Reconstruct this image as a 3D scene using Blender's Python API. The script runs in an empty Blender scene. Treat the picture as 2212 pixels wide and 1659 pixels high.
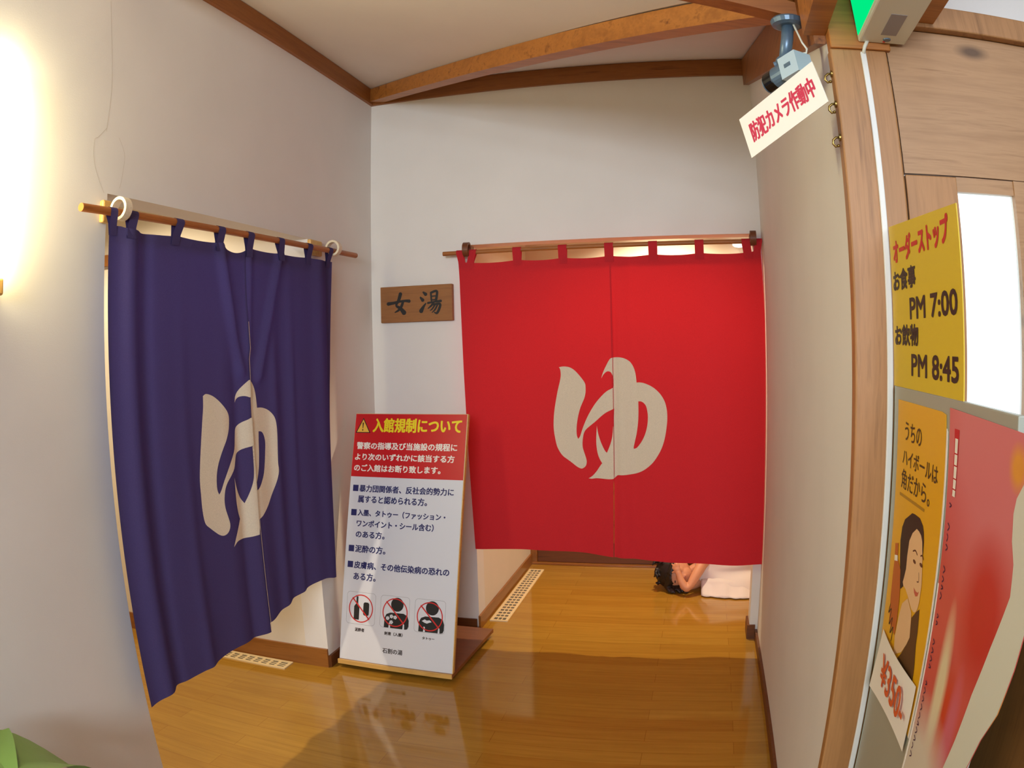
import bpy, bmesh, math, random
from mathutils import Vector, Matrix
import numpy as np
random.seed(7)
sc = bpy.context.scene
COL = sc.collection

# ------------------------------------------------------------------ camera (fisheye lens)
cd = bpy.data.cameras.new('camera'); cam = bpy.data.objects.new('camera', cd); COL.objects.link(cam); sc.camera = cam
cd.type = 'PANO'; cd.panorama_type = 'FISHEYE_LENS_POLYNOMIAL'
cd.fisheye_fov = math.radians(178)
cd.sensor_width = 36.0; cd.sensor_fit = 'HORIZONTAL'
S_ = 2212.0 / 36.0 / 1000.0
cd.fisheye_polynomial_k0 = 0.0
cd.fisheye_polynomial_k1 = -0.6102636 * S_
cd.fisheye_polynomial_k2 = 0.0
cd.fisheye_polynomial_k3 = 0.0188167 * S_ ** 3
cd.fisheye_polynomial_k4 = -0.0261064 * S_ ** 4
cd.clip_start = 0.01
cam.matrix_world = Matrix(((0.97048, 0.010868, 0.240940, 1.65782), (0.240048, 0.053354, -0.969294, -3.65904),
                           (-0.023389, 0.998517, 0.049170, 1.48082), (0, 0, 0, 1)))

# ------------------------------------------------------------------ world, exposure
wd = bpy.data.worlds.new('world'); sc.world = wd; wd.use_nodes = True
wd.node_tree.nodes['Background'].inputs[0].default_value = (0.75, 0.87, 1.0, 1)
wd.node_tree.nodes['Background'].inputs[1].default_value = 0.4
sc.view_settings.view_transform = 'Standard'; sc.view_settings.look = 'None'
sc.view_settings.gamma = 1.0; sc.view_settings.use_curve_mapping = False
sc.view_settings.exposure = -0.78
sc.cycles.max_bounces = 10; sc.cycles.diffuse_bounces = 6; sc.cycles.transmission_bounces = 8
sc.cycles.sample_clamp_indirect = 6.0

def area(name, loc, target, size, power, col, sy=None, spread=180):
    l = bpy.data.lights.new(name, 'AREA'); l.energy = power; l.color = col; l.size = size
    l.spread = math.radians(spread)
    if sy: l.shape = 'RECTANGLE'; l.size_y = sy
    o = bpy.data.objects.new(name, l); COL.objects.link(o); o.location = loc
    d = Vector(target) - Vector(loc); o.rotation_euler = d.to_track_quat('-Z', 'Y').to_euler(); return o
def point(name, loc, power, col, r=0.05):
    l = bpy.data.lights.new(name, 'POINT'); l.energy = power; l.color = col; l.shadow_soft_size = r
    o = bpy.data.objects.new(name, l); COL.objects.link(o); o.location = loc; return o
# lobby ceiling lamps behind and right of the photographer
area('lobby_light', (3.4, -5.0, 3.1), (2.4, -3.8, 0), 1.8, 90, (0.82, 0.91, 1.0))
area('lobby_light', (1.75, -6.2, 2.35), (0.9, -0.2, 2.25), 1.4, 160, (0.82, 0.91, 1.0), spread=105)
def spot(name, loc, power, col, ang, blend, r):
    l = bpy.data.lights.new(name, 'SPOT'); l.energy = power; l.color = col; l.spot_size = math.radians(ang); l.spot_blend = blend; l.shadow_soft_size = r
    o = bpy.data.objects.new(name, l); COL.objects.link(o); o.location = loc; return o
# downlights in the ceilings behind the two curtains
spot('women_corridor_light', (1.45, 0.76, 2.48), 270, (1.0, 0.84, 0.57), 128, 0.55, 0.03)
spot('men_corridor_light', (-0.85, -1.45, 2.57), 230, (1.0, 0.84, 0.60), 128, 0.5, 0.05)
point('women_corridor_wall_lamp', (1.955, 1.19, 2.11), 0.4, (1.0, 0.78, 0.52), 0.03)
YU_RED = '1.0012,1.3774 1.0190,1.3802 1.0387,1.3791 1.0582,1.3734 1.0775,1.3600 1.0966,1.3400 1.1157,1.3158 1.1263,1.2983 1.1287,1.2828 1.1282,1.2558 1.1219,1.2288 1.1117,1.2056 1.1015,1.1824 1.0932,1.1552 1.0869,1.1280 1.0825,1.1007 1.0804,1.0734 1.0820,1.0460 1.0884,1.0311 1.0973,1.0441 1.1075,1.0734 1.1198,1.1046 1.1360,1.1395 1.1561,1.1744 1.1800,1.2090 1.2077,1.2397 1.2313,1.2606 1.2508,1.2708 1.2617,1.2792 1.2629,1.3006 1.2624,1.3198 1.2577,1.3390 1.2502,1.3506 1.2387,1.3546 1.2271,1.3502 1.2152,1.3377 1.2060,1.3213 1.2094,1.3358 1.2175,1.3568 1.2316,1.3854 1.2436,1.4063 1.2534,1.4165 1.2727,1.4200 1.2920,1.4197 1.3111,1.4163 1.3302,1.4076 1.3453,1.3952 1.3583,1.3740 1.3667,1.3491 1.3709,1.3223 1.3728,1.2994 1.3897,1.3000 1.4126,1.2952 1.4392,1.2834 1.4619,1.2680 1.4846,1.2449 1.5033,1.2143 1.5126,1.1837 1.5165,1.1532 1.5163,1.1188 1.5130,1.0881 1.5079,1.0536 1.5000,1.0190 1.4884,0.9863 1.4710,0.9534 1.4478,0.9204 1.4207,0.8950 1.3936,0.8774 1.3665,0.8667 1.3315,0.8609 1.3004,0.8584 1.2790,0.8574 1.2652,0.8451 1.2535,0.8391 1.2300,0.8380 1.2026,0.8405 1.1752,0.8414 1.1516,0.8380 1.1366,0.8394 1.1556,0.8519 1.1755,0.8738 1.1914,0.8976 1.2041,0.9154 1.1918,0.9368 1.1824,0.9642 1.1770,1.0033 1.1767,1.0384 1.1787,1.0695 1.1806,1.0960 1.1831,1.0773 1.1874,1.0540 1.1968,1.0228 1.2081,0.9956 1.2196,0.9742 1.2281,0.9660 1.2373,0.9879 1.2473,1.0152 1.2546,1.0463 1.2586,1.0850 1.2610,1.1237 1.2630,1.1545 1.2640,1.1769 1.2492,1.1700 1.2258,1.1586 1.2023,1.1413 1.1786,1.1200 1.1549,1.1006 1.1312,1.0812 1.1192,1.0656 1.1130,1.0461 1.1091,1.0187 1.1094,0.9913 1.1158,0.9678 1.1233,0.9442 1.1278,0.9246 1.1260,0.9069 1.1188,0.8950 1.1049,0.8865 1.0930,0.8888 1.0774,0.8973 1.0539,0.9161 1.0304,0.9336 1.0128,0.9473 0.9972,0.9689 0.9838,0.9984 0.9765,1.0339 0.9712,1.0693 0.9700,1.1085 0.9738,1.1595 0.9819,1.2103 0.9929,1.2648 1.0037,1.3074 1.0091,1.3385 1.0069,1.3657'
YU_RED_HOLE = '1.3800,1.2107 1.3923,1.2106 1.4056,1.2036 1.4170,1.1882 1.4225,1.1652 1.4253,1.1384 1.4230,1.1039 1.4158,1.0693 1.4041,1.0385 1.3885,1.0114 1.3710,0.9901 1.3574,0.9843 1.3555,0.9920 1.3615,1.0192 1.3695,1.0539 1.3756,1.0925 1.3791,1.1309 1.3803,1.1693'
YU_BLUE = '-1.5925,1.3474 -1.5760,1.3531 -1.5535,1.3493 -1.5310,1.3414 -1.5054,1.3270 -1.4766,1.3047 -1.4542,1.2834 -1.4449,1.2630 -1.4477,1.2318 -1.4555,1.2090 -1.4707,1.1832 -1.4906,1.1582 -1.5109,1.1297 -1.5279,1.1009 -1.5383,1.0714 -1.5422,1.0409 -1.5400,1.0171 -1.5318,1.0026 -1.5168,1.0169 -1.4971,1.0452 -1.4722,1.0769 -1.4477,1.1051 -1.4231,1.1336 -1.4113,1.1562 -1.4048,1.1914 -1.3980,1.2167 -1.3809,1.2290 -1.3581,1.2381 -1.3315,1.2445 -1.3176,1.2493 -1.3131,1.2837 -1.3127,1.3164 -1.3247,1.3262 -1.3466,1.3309 -1.3687,1.3292 -1.3839,1.3207 -1.3912,1.3100 -1.3882,1.3297 -1.3745,1.3488 -1.3513,1.3675 -1.3242,1.3843 -1.3049,1.3936 -1.2870,1.3784 -1.2720,1.3528 -1.2640,1.3254 -1.2606,1.3002 -1.2583,1.2813 -1.2247,1.2794 -1.1855,1.2690 -1.1585,1.2517 -1.1417,1.2265 -1.1353,1.1868 -1.1358,1.1390 -1.1379,1.0956 -1.1388,1.0562 -1.1365,1.0251 -1.1482,0.9917 -1.1643,0.9636 -1.1892,0.9330 -1.2135,0.9069 -1.2406,0.8883 -1.2711,0.8729 -1.3010,0.8598 -1.3080,0.8398 -1.3124,0.8114 -1.3516,0.8110 -1.3896,0.8135 -1.4269,0.8159 -1.4496,0.8129 -1.4736,0.8008 -1.4588,0.8234 -1.4401,0.8481 -1.4214,0.8730 -1.4075,0.8908 -1.4197,0.9181 -1.4265,0.9523 -1.4286,0.9894 -1.4286,1.0218 -1.4284,1.0460 -1.4223,1.0208 -1.4112,0.9944 -1.3929,0.9665 -1.3702,0.9415 -1.3563,0.9597 -1.3371,0.9897 -1.3232,1.0207 -1.3176,1.0532 -1.3166,1.0946 -1.3172,1.1237 -1.3179,1.1453 -1.3453,1.1430 -1.3755,1.1375 -1.4024,1.1249 -1.4146,1.1004 -1.4259,1.0779 -1.4499,1.0575 -1.4771,1.0380 -1.4939,1.0169 -1.5042,0.9830 -1.5032,0.9509 -1.4936,0.9209 -1.4841,0.8906 -1.4886,0.8712 -1.5035,0.8582 -1.5252,0.8550 -1.5484,0.8623 -1.5733,0.8779 -1.6005,0.8976 -1.6240,0.9163 -1.6331,0.9414 -1.6374,0.9768 -1.6377,1.0188 -1.6379,1.0643 -1.6322,1.1086 -1.6229,1.1599 -1.6129,1.2111 -1.6025,1.2661 -1.5941,1.3102'
YU_BLUE_HOLE = '-1.2560,1.1934 -1.2329,1.1888 -1.2183,1.1745 -1.2098,1.1479 -1.2133,1.1142 -1.2211,1.0726 -1.2339,1.0317 -1.2532,1.0049 -1.2758,0.9832 -1.2986,0.9711 -1.2940,0.9948 -1.2801,1.0305 -1.2695,1.0669 -1.2628,1.1123 -1.2600,1.1540'

# ------------------------------------------------------------------ materials
def lin(r, g, b):
    f = lambda c: (c / 255 / 12.92) if c / 255 <= 0.04045 else ((c / 255 + 0.055) / 1.055) ** 2.4
    return (f(r), f(g), f(b), 1.0)
class NT:
    def __init__(s, name):
        s.m = bpy.data.materials.new(name); s.m.use_nodes = True; s.t = s.m.node_tree; s.t.nodes.clear()
        s.out = s.n('ShaderNodeOutputMaterial')
    def n(s, typ, **kw):
        x = s.t.nodes.new(typ)
        for k, v in kw.items():
            if k in x.inputs: x.inputs[k].default_value = v
            else: setattr(x, k, v)
        return x
    def l(s, a, b): s.t.links.new(a, b)
    def ramp(s, fac, stops):
        r = s.n('ShaderNodeValToRGB'); e = r.color_ramp.elements
        while len(e) < len(stops): e.new(0.5)
        for i, (p, c) in enumerate(stops): e[i].position = p; e[i].color = c
        s.l(fac, r.inputs[0]); return r.outputs[0]
    def mapping(s, scale=(1, 1, 1), rot=(0, 0, 0)):
        tc = s.n('ShaderNodeTexCoord'); mp = s.n('ShaderNodeMapping'); mp.inputs['Scale'].default_value = scale
        mp.inputs['Rotation'].default_value = rot; s.l(tc.outputs['Object'], mp.inputs['Vector']); return mp.outputs[0]
    def bsdf(s, rough=0.5, **kw):
        b = s.n('ShaderNodeBsdfPrincipled'); b.inputs['Roughness'].default_value = rough
        for k, v in kw.items(): b.inputs[k].default_value = v
        s.l(b.outputs[0], s.out.inputs[0]); return b
    def bump(s, h, b, strength=0.2, dist=0.01):
        u = s.n('ShaderNodeBump'); u.inputs['Strength'].default_value = strength; u.inputs['Distance'].default_value = dist
        s.l(h, u.inputs['Height']); s.l(u.outputs[0], b.inputs['Normal'])
def plain(name, rgb, rough=0.5, **kw):
    t = NT(name); b = t.bsdf(rough, **kw); b.inputs['Base Color'].default_value = lin(*rgb); return t.m
def emit(name, rgb, strength):
    t = NT(name); e = t.n('ShaderNodeEmission'); e.inputs[0].default_value = lin(*rgb); e.inputs[1].default_value = strength
    t.l(e.outputs[0], t.out.inputs[0]); return t.m
def plaster(name, rgb, rough=0.85):
    t = NT(name); b = t.bsdf(rough); v = t.mapping((1, 1, 1))
    n1 = t.n('ShaderNodeTexNoise', Scale=3.0, Detail=4.0); t.l(v, n1.inputs['Vector'])
    c = lin(*rgb); d = tuple(x * 0.95 for x in c[:3]) + (1,)
    t.l(t.ramp(n1.outputs[0], [(0.3, d), (0.7, c)]), b.inputs['Base Color'])
    n2 = t.n('ShaderNodeTexNoise', Scale=220.0, Detail=3.0); t.l(v, n2.inputs['Vector'])
    t.bump(n2.outputs[0], b, 0.12, 0.002); return t.m
def wood(name, c1, c2, axis='x', rough=0.45, scale=1.0, knots=False, coat=0.0):
    t = NT(name); b = t.bsdf(rough); b.inputs['Coat Weight'].default_value = coat
    k = 18.0 * scale; s = {'x': (k * 0.06, k, k), 'y': (k, k * 0.06, k), 'z': (k, k, k * 0.06)}[axis]
    v = t.mapping(s)
    n = t.n('ShaderNodeTexNoise', Scale=1.6, Detail=6.0, Roughness=0.6, Distortion=0.6); t.l(v, n.inputs['Vector'])
    n2 = t.n('ShaderNodeTexNoise', Scale=9.0, Detail=3.0); t.l(v, n2.inputs['Vector'])
    mx = t.n('ShaderNodeMath', operation='MULTIPLY_ADD'); t.l(n2.outputs[0], mx.inputs[0]); mx.inputs[1].default_value = 0.35; t.l(n.outputs[0], mx.inputs[2])
    a, z = lin(*c1), lin(*c2)
    col = t.ramp(mx.outputs[0], [(0.42, z), (0.62, a), (0.85, tuple(0.55 * p + 0.45 * q for p, q in zip(a, z)))])
    if knots:
        kv = t.mapping((3.0, 3.0, 7.0)); vo = t.n('ShaderNodeTexVoronoi', Scale=1.0); t.l(kv, vo.inputs['Vector'])
        kf = t.ramp(vo.outputs['Distance'], [(0.05, (1, 1, 1, 1)), (0.16, (0, 0, 0, 1))])
        mc = t.n('ShaderNodeMix', data_type='RGBA'); t.l(kf, mc.inputs[0]); t.l(col, mc.inputs[6]); mc.inputs[7].default_value = tuple(x * 0.45 for x in z[:3]) + (1,)
        col = mc.outputs[2]
    t.l(col, b.inputs['Base Color']); t.bump(mx.outputs[0], b, 0.08, 0.002); return t.m
def floor_mat():
    t = NT('floor_boards'); b = t.bsdf(0.09); v = t.mapping((1, 1, 1))
    br = t.n('ShaderNodeTexBrick', offset=0.37, squash=1.0)
    br.inputs['Scale'].default_value = 1.0; br.inputs['Brick Width'].default_value = 0.92; br.inputs['Row Height'].default_value = 0.091
    br.inputs['Mortar Size'].default_value = 0.0012; br.inputs['Mortar Smooth'].default_value = 0.2; br.inputs['Bias'].default_value = 0.0
    br.inputs['Color1'].default_value = lin(178, 134, 50); br.inputs['Color2'].default_value = lin(168, 122, 42); br.inputs['Mortar'].default_value = lin(150, 106, 34)
    t.l(v, br.inputs['Vector'])
    n = t.n('ShaderNodeTexNoise', Scale=1.0, Detail=6.0, Roughness=0.6); t.l(t.mapping((3.0, 45.0, 1.0)), n.inputs['Vector'])
    mc = t.n('ShaderNodeMix', data_type='RGBA', blend_type='MULTIPLY'); mc.inputs[0].default_value = 0.5
    t.l(br.outputs[0], mc.inputs[6]); t.l(t.ramp(n.outputs[0], [(0.3, (0.62, 0.58, 0.5, 1)), (0.65, (1, 1, 1, 1))]), mc.inputs[7])
    t.l(mc.outputs[2], b.inputs['Base Color'])
    b.inputs['Specular IOR Level'].default_value = 0.6
    n3 = t.n('ShaderNodeTexNoise', Scale=6.0, Detail=2.0); t.l(v, n3.inputs['Vector']); t.bump(n3.outputs[0], b, 0.02, 0.01)
    return t.m
def cloth_mat(name, rgb, trans_rgb, tw):
    t = NT(name); d = t.n('ShaderNodeBsdfDiffuse'); tr = t.n('ShaderNodeBsdfTranslucent'); mx = t.n('ShaderNodeMixShader')
    v = t.mapping((1, 1, 1)); n = t.n('ShaderNodeTexNoise', Scale=420.0, Detail=2.0); t.l(v, n.inputs['Vector'])
    c = lin(*rgb); e = tuple(x * 0.86 for x in c[:3]) + (1,)
    t.l(t.ramp(n.outputs[0], [(0.35, e), (0.65, c)]), d.inputs[0]); tr.inputs[0].default_value = lin(*trans_rgb)
    mx.inputs[0].default_value = tw; t.l(d.outputs[0], mx.inputs[1]); t.l(tr.outputs[0], mx.inputs[2]); t.l(mx.outputs[0], t.out.inputs[0])
    return t.m
M = dict(
    wall=plaster('white_plaster', (226, 224, 221)), wall_in=plaster('corridor_plaster', (224, 216, 200)), ceil=plaster('ceiling_plaster', (220, 212, 206)),
    trim_x=wood('trim_wood_across', (150, 92, 40), (104, 56, 20), 'x'), trim_y=wood('trim_wood_along', (150, 92, 40), (104, 56, 20), 'y'),
    hip=wood('hip_wood', (176, 112, 48), (112, 60, 22), 'x', scale=0.6), dark=wood('dark_wood', (110, 62, 26), (70, 36, 14), 'x'),
    post=wood('post_wood', (168, 120, 72), (130, 88, 46), 'z'), board=wood('board_wood', (170, 130, 90), (134, 94, 56), 'x', knots=True),
    rod=wood('rod_wood', (160, 96, 40), (110, 62, 24), 'x', scale=2), plaque=wood('plaque_wood', (150, 98, 48), (116, 70, 30), 'x', rough=0.6, scale=1.5),
    ply=wood('ply_edge', (214, 170, 96), (186, 138, 66), 'x'), lauan=wood('lauan', (134, 82, 50), (104, 60, 34), 'x', rough=0.35),
    base=wood('baseboard_wood', (150, 96, 44), (112, 66, 26), 'x', rough=0.3), basey=wood('baseboard_wood_along', (150, 96, 44), (112, 66, 26), 'y', rough=0.3),
    ringw=wood('ring_white_wood', (226, 214, 190), (196, 180, 150), 'x'), ringb=wood('ring_brown_wood', (112, 60, 30), (78, 38, 18), 'x'),
    floor=floor_mat(), red=cloth_mat('red_cloth', (194, 50, 58), (226, 30, 24), 0.16), blue=cloth_mat('indigo_cloth', (80, 73, 118), (64, 54, 150), 0.12),
    cream=cloth_mat('undyed_cloth', (226, 213, 190), (226, 206, 170), 0.06), cream_b=cloth_mat('undyed_cloth_pale', (244, 238, 218), (226, 206, 170), 0.02),
    ink=plain('ink', (16, 14, 14), 0.6), white=plain('white_paint', (222, 222, 218), 0.4), signwhite=plain('sign_white', (214, 216, 224), 0.35),
    signred=plain('sign_red', (196, 18, 28), 0.35), yellow=plain('sign_yellow', (236, 214, 30), 0.4), amber=plain('sign_amber', (236, 186, 70), 0.4),
    navy=plain('sign_navy', (30, 34, 96), 0.4), pred=plain('pictogram_red', (200, 36, 36), 0.4), greyline=plain('grey_line', (128, 130, 136), 0.5),
    skypaper=plain('yellow_paper', (214, 186, 40), 0.5), tred=plain('text_red', (196, 36, 24), 0.5), tblack=plain('text_black', (44, 26, 18), 0.5),
    orange=plain('orange_paper', (228, 172, 12), 0.35), pinkt=plain('text_crimson', (196, 30, 76), 0.5), paper=plain('white_paper', (238, 234, 226), 0.55),
    skin=plain('skin', (214, 150, 112), 0.5), hair=plain('black_hair', (26, 18, 16), 0.45), dress=plain('white_dress', (226, 216, 212), 0.8),
    cctv=plain('grey_blue_metal', (92, 116, 138), 0.35, Metallic=0.3), lens=plain('black_plastic', (14, 14, 16), 0.2), cctvl=plain('pale_plastic', (176, 200, 214), 0.4),
    glass=plain('dark_glass', (10, 10, 14), 0.05), brass=plain('brass', (150, 126, 70), 0.3, Metallic=0.9), plastic=plain('white_plastic', (216, 218, 206), 0.35),
    lamgrey=plain('grey_laminate', (158, 162, 150), 0.3), edge=plain('pale_green_edge', (186, 206, 188), 0.22), brown=wood('cabinet_wood', (164, 120, 66), (128, 88, 44), 'z', rough=0.35),
    green=emit('green_light', (0, 232, 130), 1.8), pane=emit('daylight_pane', (238, 252, 255), 3.2), lamp=emit('lamp_paper', (255, 238, 184), 75.0), bulb=emit('bulb_glow', (255, 244, 224), 6.0),
    leaf=plain('leaf_green', (126, 160, 74), 0.45), stem=plain('stem_green', (92, 110, 52), 0.6), pot=plain('pot_clay', (150, 96, 66), 0.7), soil=plain('soil', (52, 38, 28), 0.9),
    vent=plain('ivory_plastic', (232, 208, 160), 0.45), ventd=plain('vent_dark', (92, 84, 70), 0.7), rubber=plain('caster_rubber', (40, 38, 36), 0.5), caster=plain('caster_white', (206, 204, 198), 0.4),
)

# ------------------------------------------------------------------ geometry helpers
def new(): return bmesh.new()
def box(bm, x0, x1, y0, y1, z0, z1, bev=0.0):
    vs = [bm.verts.new((x, y, z)) for x in (x0, x1) for y in (y0, y1) for z in (z0, z1)]
    for f in ((0, 1, 3, 2), (4, 6, 7, 5), (0, 4, 5, 1), (2, 3, 7, 6), (0, 2, 6, 4), (1, 5, 7, 3)):
        bm.faces.new([vs[i] for i in f])
    if bev > 0:
        es = {e for v in vs for e in v.link_edges}
        bmesh.ops.bevel(bm, geom=list(es), offset=bev, segments=2, affect='EDGES', profile=0.5)
    return bm
def prism(bm, pts, vec):
    a = [bm.verts.new(p) for p in pts]; v = Vector(vec); b = [bm.verts.new(Vector(p) + v) for p in pts]; n = len(pts)
    bm.faces.new(a); bm.faces.new(b[::-1])
    for i in range(n): bm.faces.new((a[i], b[i], b[(i + 1) % n], a[(i + 1) % n]))
    return bm
def beam(bm, p0, p1, w, h):
    """square timber: p0 to p1 is the middle of its upper face, h hangs below"""
    p0, p1 = Vector(p0), Vector(p1); d = (p1 - p0).normalized(); s = d.cross(Vector((0, 0, 1))).normalized() * (w / 2); u = Vector((0, 0, -h))
    return prism(bm, [p0 - s, p0 + s, p0 + s + u, p0 - s + u], p1 - p0)
def tube(bm, pts, r, n=12, cap=True):
    pts = [Vector(p) for p in pts]; rr = r if isinstance(r, (list, tuple)) else [r] * len(pts); rings = []; ref = None
    for i, p in enumerate(pts):
        d = (pts[min(i + 1, len(pts) - 1)] - pts[max(i - 1, 0)]).normalized()
        if ref is None: ref = d.orthogonal().normalized()
        ref = (ref - d * ref.dot(d)).normalized(); q = d.cross(ref)
        rings.append([bm.verts.new(p + (ref * math.cos(2 * math.pi * k / n) + q * math.sin(2 * math.pi * k / n)) * rr[i]) for k in range(n)])
    for a, b in zip(rings, rings[1:]):
        for k in range(n): bm.faces.new((a[k], a[(k + 1) % n], b[(k + 1) % n], b[k]))
    if cap: bm.faces.new(rings[0][::-1]); bm.faces.new(rings[-1])
    return bm
def ring(bm, c, axis, r0, r1, w, n=32, arc=2 * math.pi, start=0.0):
    """flat-sided band (outer r1, inner r0, width w) around axis"""
    c = Vector(c); a = Vector(axis).normalized(); p = a.orthogonal().normalized() if abs(a.z) > 0.9 else Vector((0, 0, 1)); q = a.cross(p); closed = arc > 6.28
    sec = []
    for i in range(n if closed else n + 1):
        t = start + arc * i / n; d = p * math.cos(t) + q * math.sin(t)
        sec.append([bm.verts.new(c + d * r + a * s) for r, s in ((r0, -w / 2), (r1, -w / 2), (r1, w / 2), (r0, w / 2))])
    m = len(sec)
    for i in range(m if closed else m - 1):
        A, B = sec[i], sec[(i + 1) % m]
        for k in range(4): bm.faces.new((A[k], B[k], B[(k + 1) % 4], A[(k + 1) % 4]))
    if not closed: bm.faces.new(sec[0]); bm.faces.new(sec[-1][::-1])
    return bm
def lathe(bm, c, prof, n=24):
    c = Vector(c); R = []
    for r, z in prof: R.append([bm.verts.new(c + Vector((max(r, 1e-4) * math.cos(2 * math.pi * k / n), max(r, 1e-4) * math.sin(2 * math.pi * k / n), z))) for k in range(n)])
    for a, b in zip(R, R[1:]):
        for k in range(n): bm.faces.new((a[k], a[(k + 1) % n], b[(k + 1) % n], b[k]))
    bm.faces.new(R[0][::-1]); bm.faces.new(R[-1]); return bm
def ball(bm, c, r, sc3=(1, 1, 1), seg=20):
    return bmesh.ops.create_uvsphere(bm, u_segments=seg, v_segments=max(8, seg // 2), radius=r, matrix=Matrix.Translation(c) @ Matrix.Diagonal((*sc3, 1)))
class Plane:
    """a flat sheet's own frame: origin, right, up; n points at the reader"""
    def __init__(s, o, u, v): s.o, s.u, s.v = Vector(o), Vector(u).normalized(), Vector(v).normalized(); s.n = s.u.cross(s.v)
    def p(s, a, b, d=0.0): return s.o + s.u * a + s.v * b + s.n * d
def shape(bm, pl, pts, d, thick=0.0):
    vs = [bm.verts.new(pl.p(a, b, d)) for a, b in pts]; f = bm.faces.new(vs)
    f.normal_update()
    if f.normal.dot(pl.n) < 0: f.normal_flip()
    if thick:
        r = bmesh.ops.extrude_face_region(bm, geom=[f]); bmesh.ops.translate(bm, vec=-pl.n * thick, verts=[g for g in r['geom'] if isinstance(g, bmesh.types.BMVert)])
    bmesh.ops.triangulate(bm, faces=[x for x in bm.faces if len(x.verts) > 4]); return bm
def ellipse(cx, cy, rx, ry, n=32, a0=0, a1=360): return [(cx + rx * math.cos(math.radians(a0 + (a1 - a0) * k / n)), cy + ry * math.sin(math.radians(a0 + (a1 - a0) * k / n))) for k in range(n if a1 - a0 >= 360 else n + 1)]
def annulus(bm, pl, cx, cy, rx, ry, w, d, n=48):
    A = [bm.verts.new(pl.p(cx + rx * math.cos(2 * math.pi * k / n), cy + ry * math.sin(2 * math.pi * k / n), d)) for k in range(n)]
    B = [bm.verts.new(pl.p(cx + (rx - w) * math.cos(2 * math.pi * k / n), cy + (ry - w) * math.sin(2 * math.pi * k / n), d)) for k in range(n)]
    for k in range(n): bm.faces.new((A[k], A[(k + 1) % n], B[(k + 1) % n], B[k]))
def stroke(bm, pl, pts, w, d):
    """brush or pen stroke: polyline with a width at every point, rounded ends"""
    P = [Vector((a, b, 0)) for a, b in pts]; ww = w if isinstance(w, (list, tuple)) else [w] * len(P)
    Q, Wd = [], []
    for i in range(len(P) - 1):
        p0, p1, p2, p3 = P[max(i - 1, 0)], P[i], P[i + 1], P[min(i + 2, len(P) - 1)]
        for k in range(8):
            t = k / 8; Q.append(0.5 * ((2 * p1) + (p2 - p0) * t + (2 * p0 - 5 * p1 + 4 * p2 - p3) * t * t + (3 * p1 - p0 - 3 * p2 + p3) * t ** 3)); Wd.append(ww[i] * (1 - t) + ww[i + 1] * t)
    Q.append(P[-1]); Wd.append(ww[-1])
    L, R = [], []
    for i, p in enumerate(Q):
        t = (Q[min(i + 1, len(Q) - 1)] - Q[max(i - 1, 0)]).normalized(); nn = Vector((-t.y, t.x, 0)) * Wd[i] / 2
        L.append(bm.verts.new(pl.p(*(p + nn).xy, d))); R.append(bm.verts.new(pl.p(*(p - nn).xy, d)))
    for i in range(len(Q) - 1): bm.faces.new((L[i], R[i], R[i + 1], L[i + 1]))
    for i, s in ((0, -1), (len(Q) - 1, 1)):
        t = (Q[min(i + 1, len(Q) - 1)] - Q[max(i - 1, 0)]).normalized() * s; nn = Vector((-t.y, t.x, 0)); r = Wd[i] / 2
        a, b = (L[i], R[i])
        arc = [bm.verts.new(pl.p(*(Q[i] + (nn * s * math.cos(f) + t * math.sin(f)) * r).xy, d)) for f in (math.pi * k / 8 for k in range(1, 8))]
        bm.faces.new([a] + arc + [b])
    for f in bm.faces:
        f.normal_update()
        if f.normal.dot(pl.n) < 0: f.normal_flip()
def text(bm, pl, body, u0, u1, v0, v1, d, bold=0.0):
    """letters in Blender's own built-in face, fitted to u0..u1 by v0..v1 on the sheet; bold is overprinted"""
    c = bpy.data.curves.new('txt', 'FONT'); c.body = body; c.size = 1.0; c.resolution_u = 3; c.fill_mode = 'FRONT'
    o = bpy.data.objects.new('txt', c); COL.objects.link(o); bpy.context.view_layer.update()
    me = bpy.data.meshes.new_from_object(o.evaluated_get(bpy.context.evaluated_depsgraph_get()))
    co = [v.co.copy() for v in me.vertices]; x0, x1 = min(p.x for p in co), max(p.x for p in co); y0, y1 = min(p.y for p in co), max(p.y for p in co)
    u0 += bold; u1 -= bold; v0 += bold * 0.7; v1 -= bold * 0.7
    for k, (a, b) in enumerate(((0, 0), (1, 0), (-1, 0), (0.7, 0.7), (-0.7, -0.7), (0.7, -0.7), (-0.7, 0.7)) if bold else ((0, 0),)):
        vs = [bm.verts.new(pl.p(u0 + (p.x - x0) / (x1 - x0) * (u1 - u0) + a * bold, v0 + (p.y - y0) / (y1 - y0) * (v1 - v0) + b * bold, d + k * 0.00002)) for p in co]
        for f in me.polygons:
            try: bm.faces.new([vs[i] for i in f.vertices])
            except ValueError: pass
    bpy.data.objects.remove(o); bpy.data.curves.remove(c); bpy.data.meshes.remove(me); return bm

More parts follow.
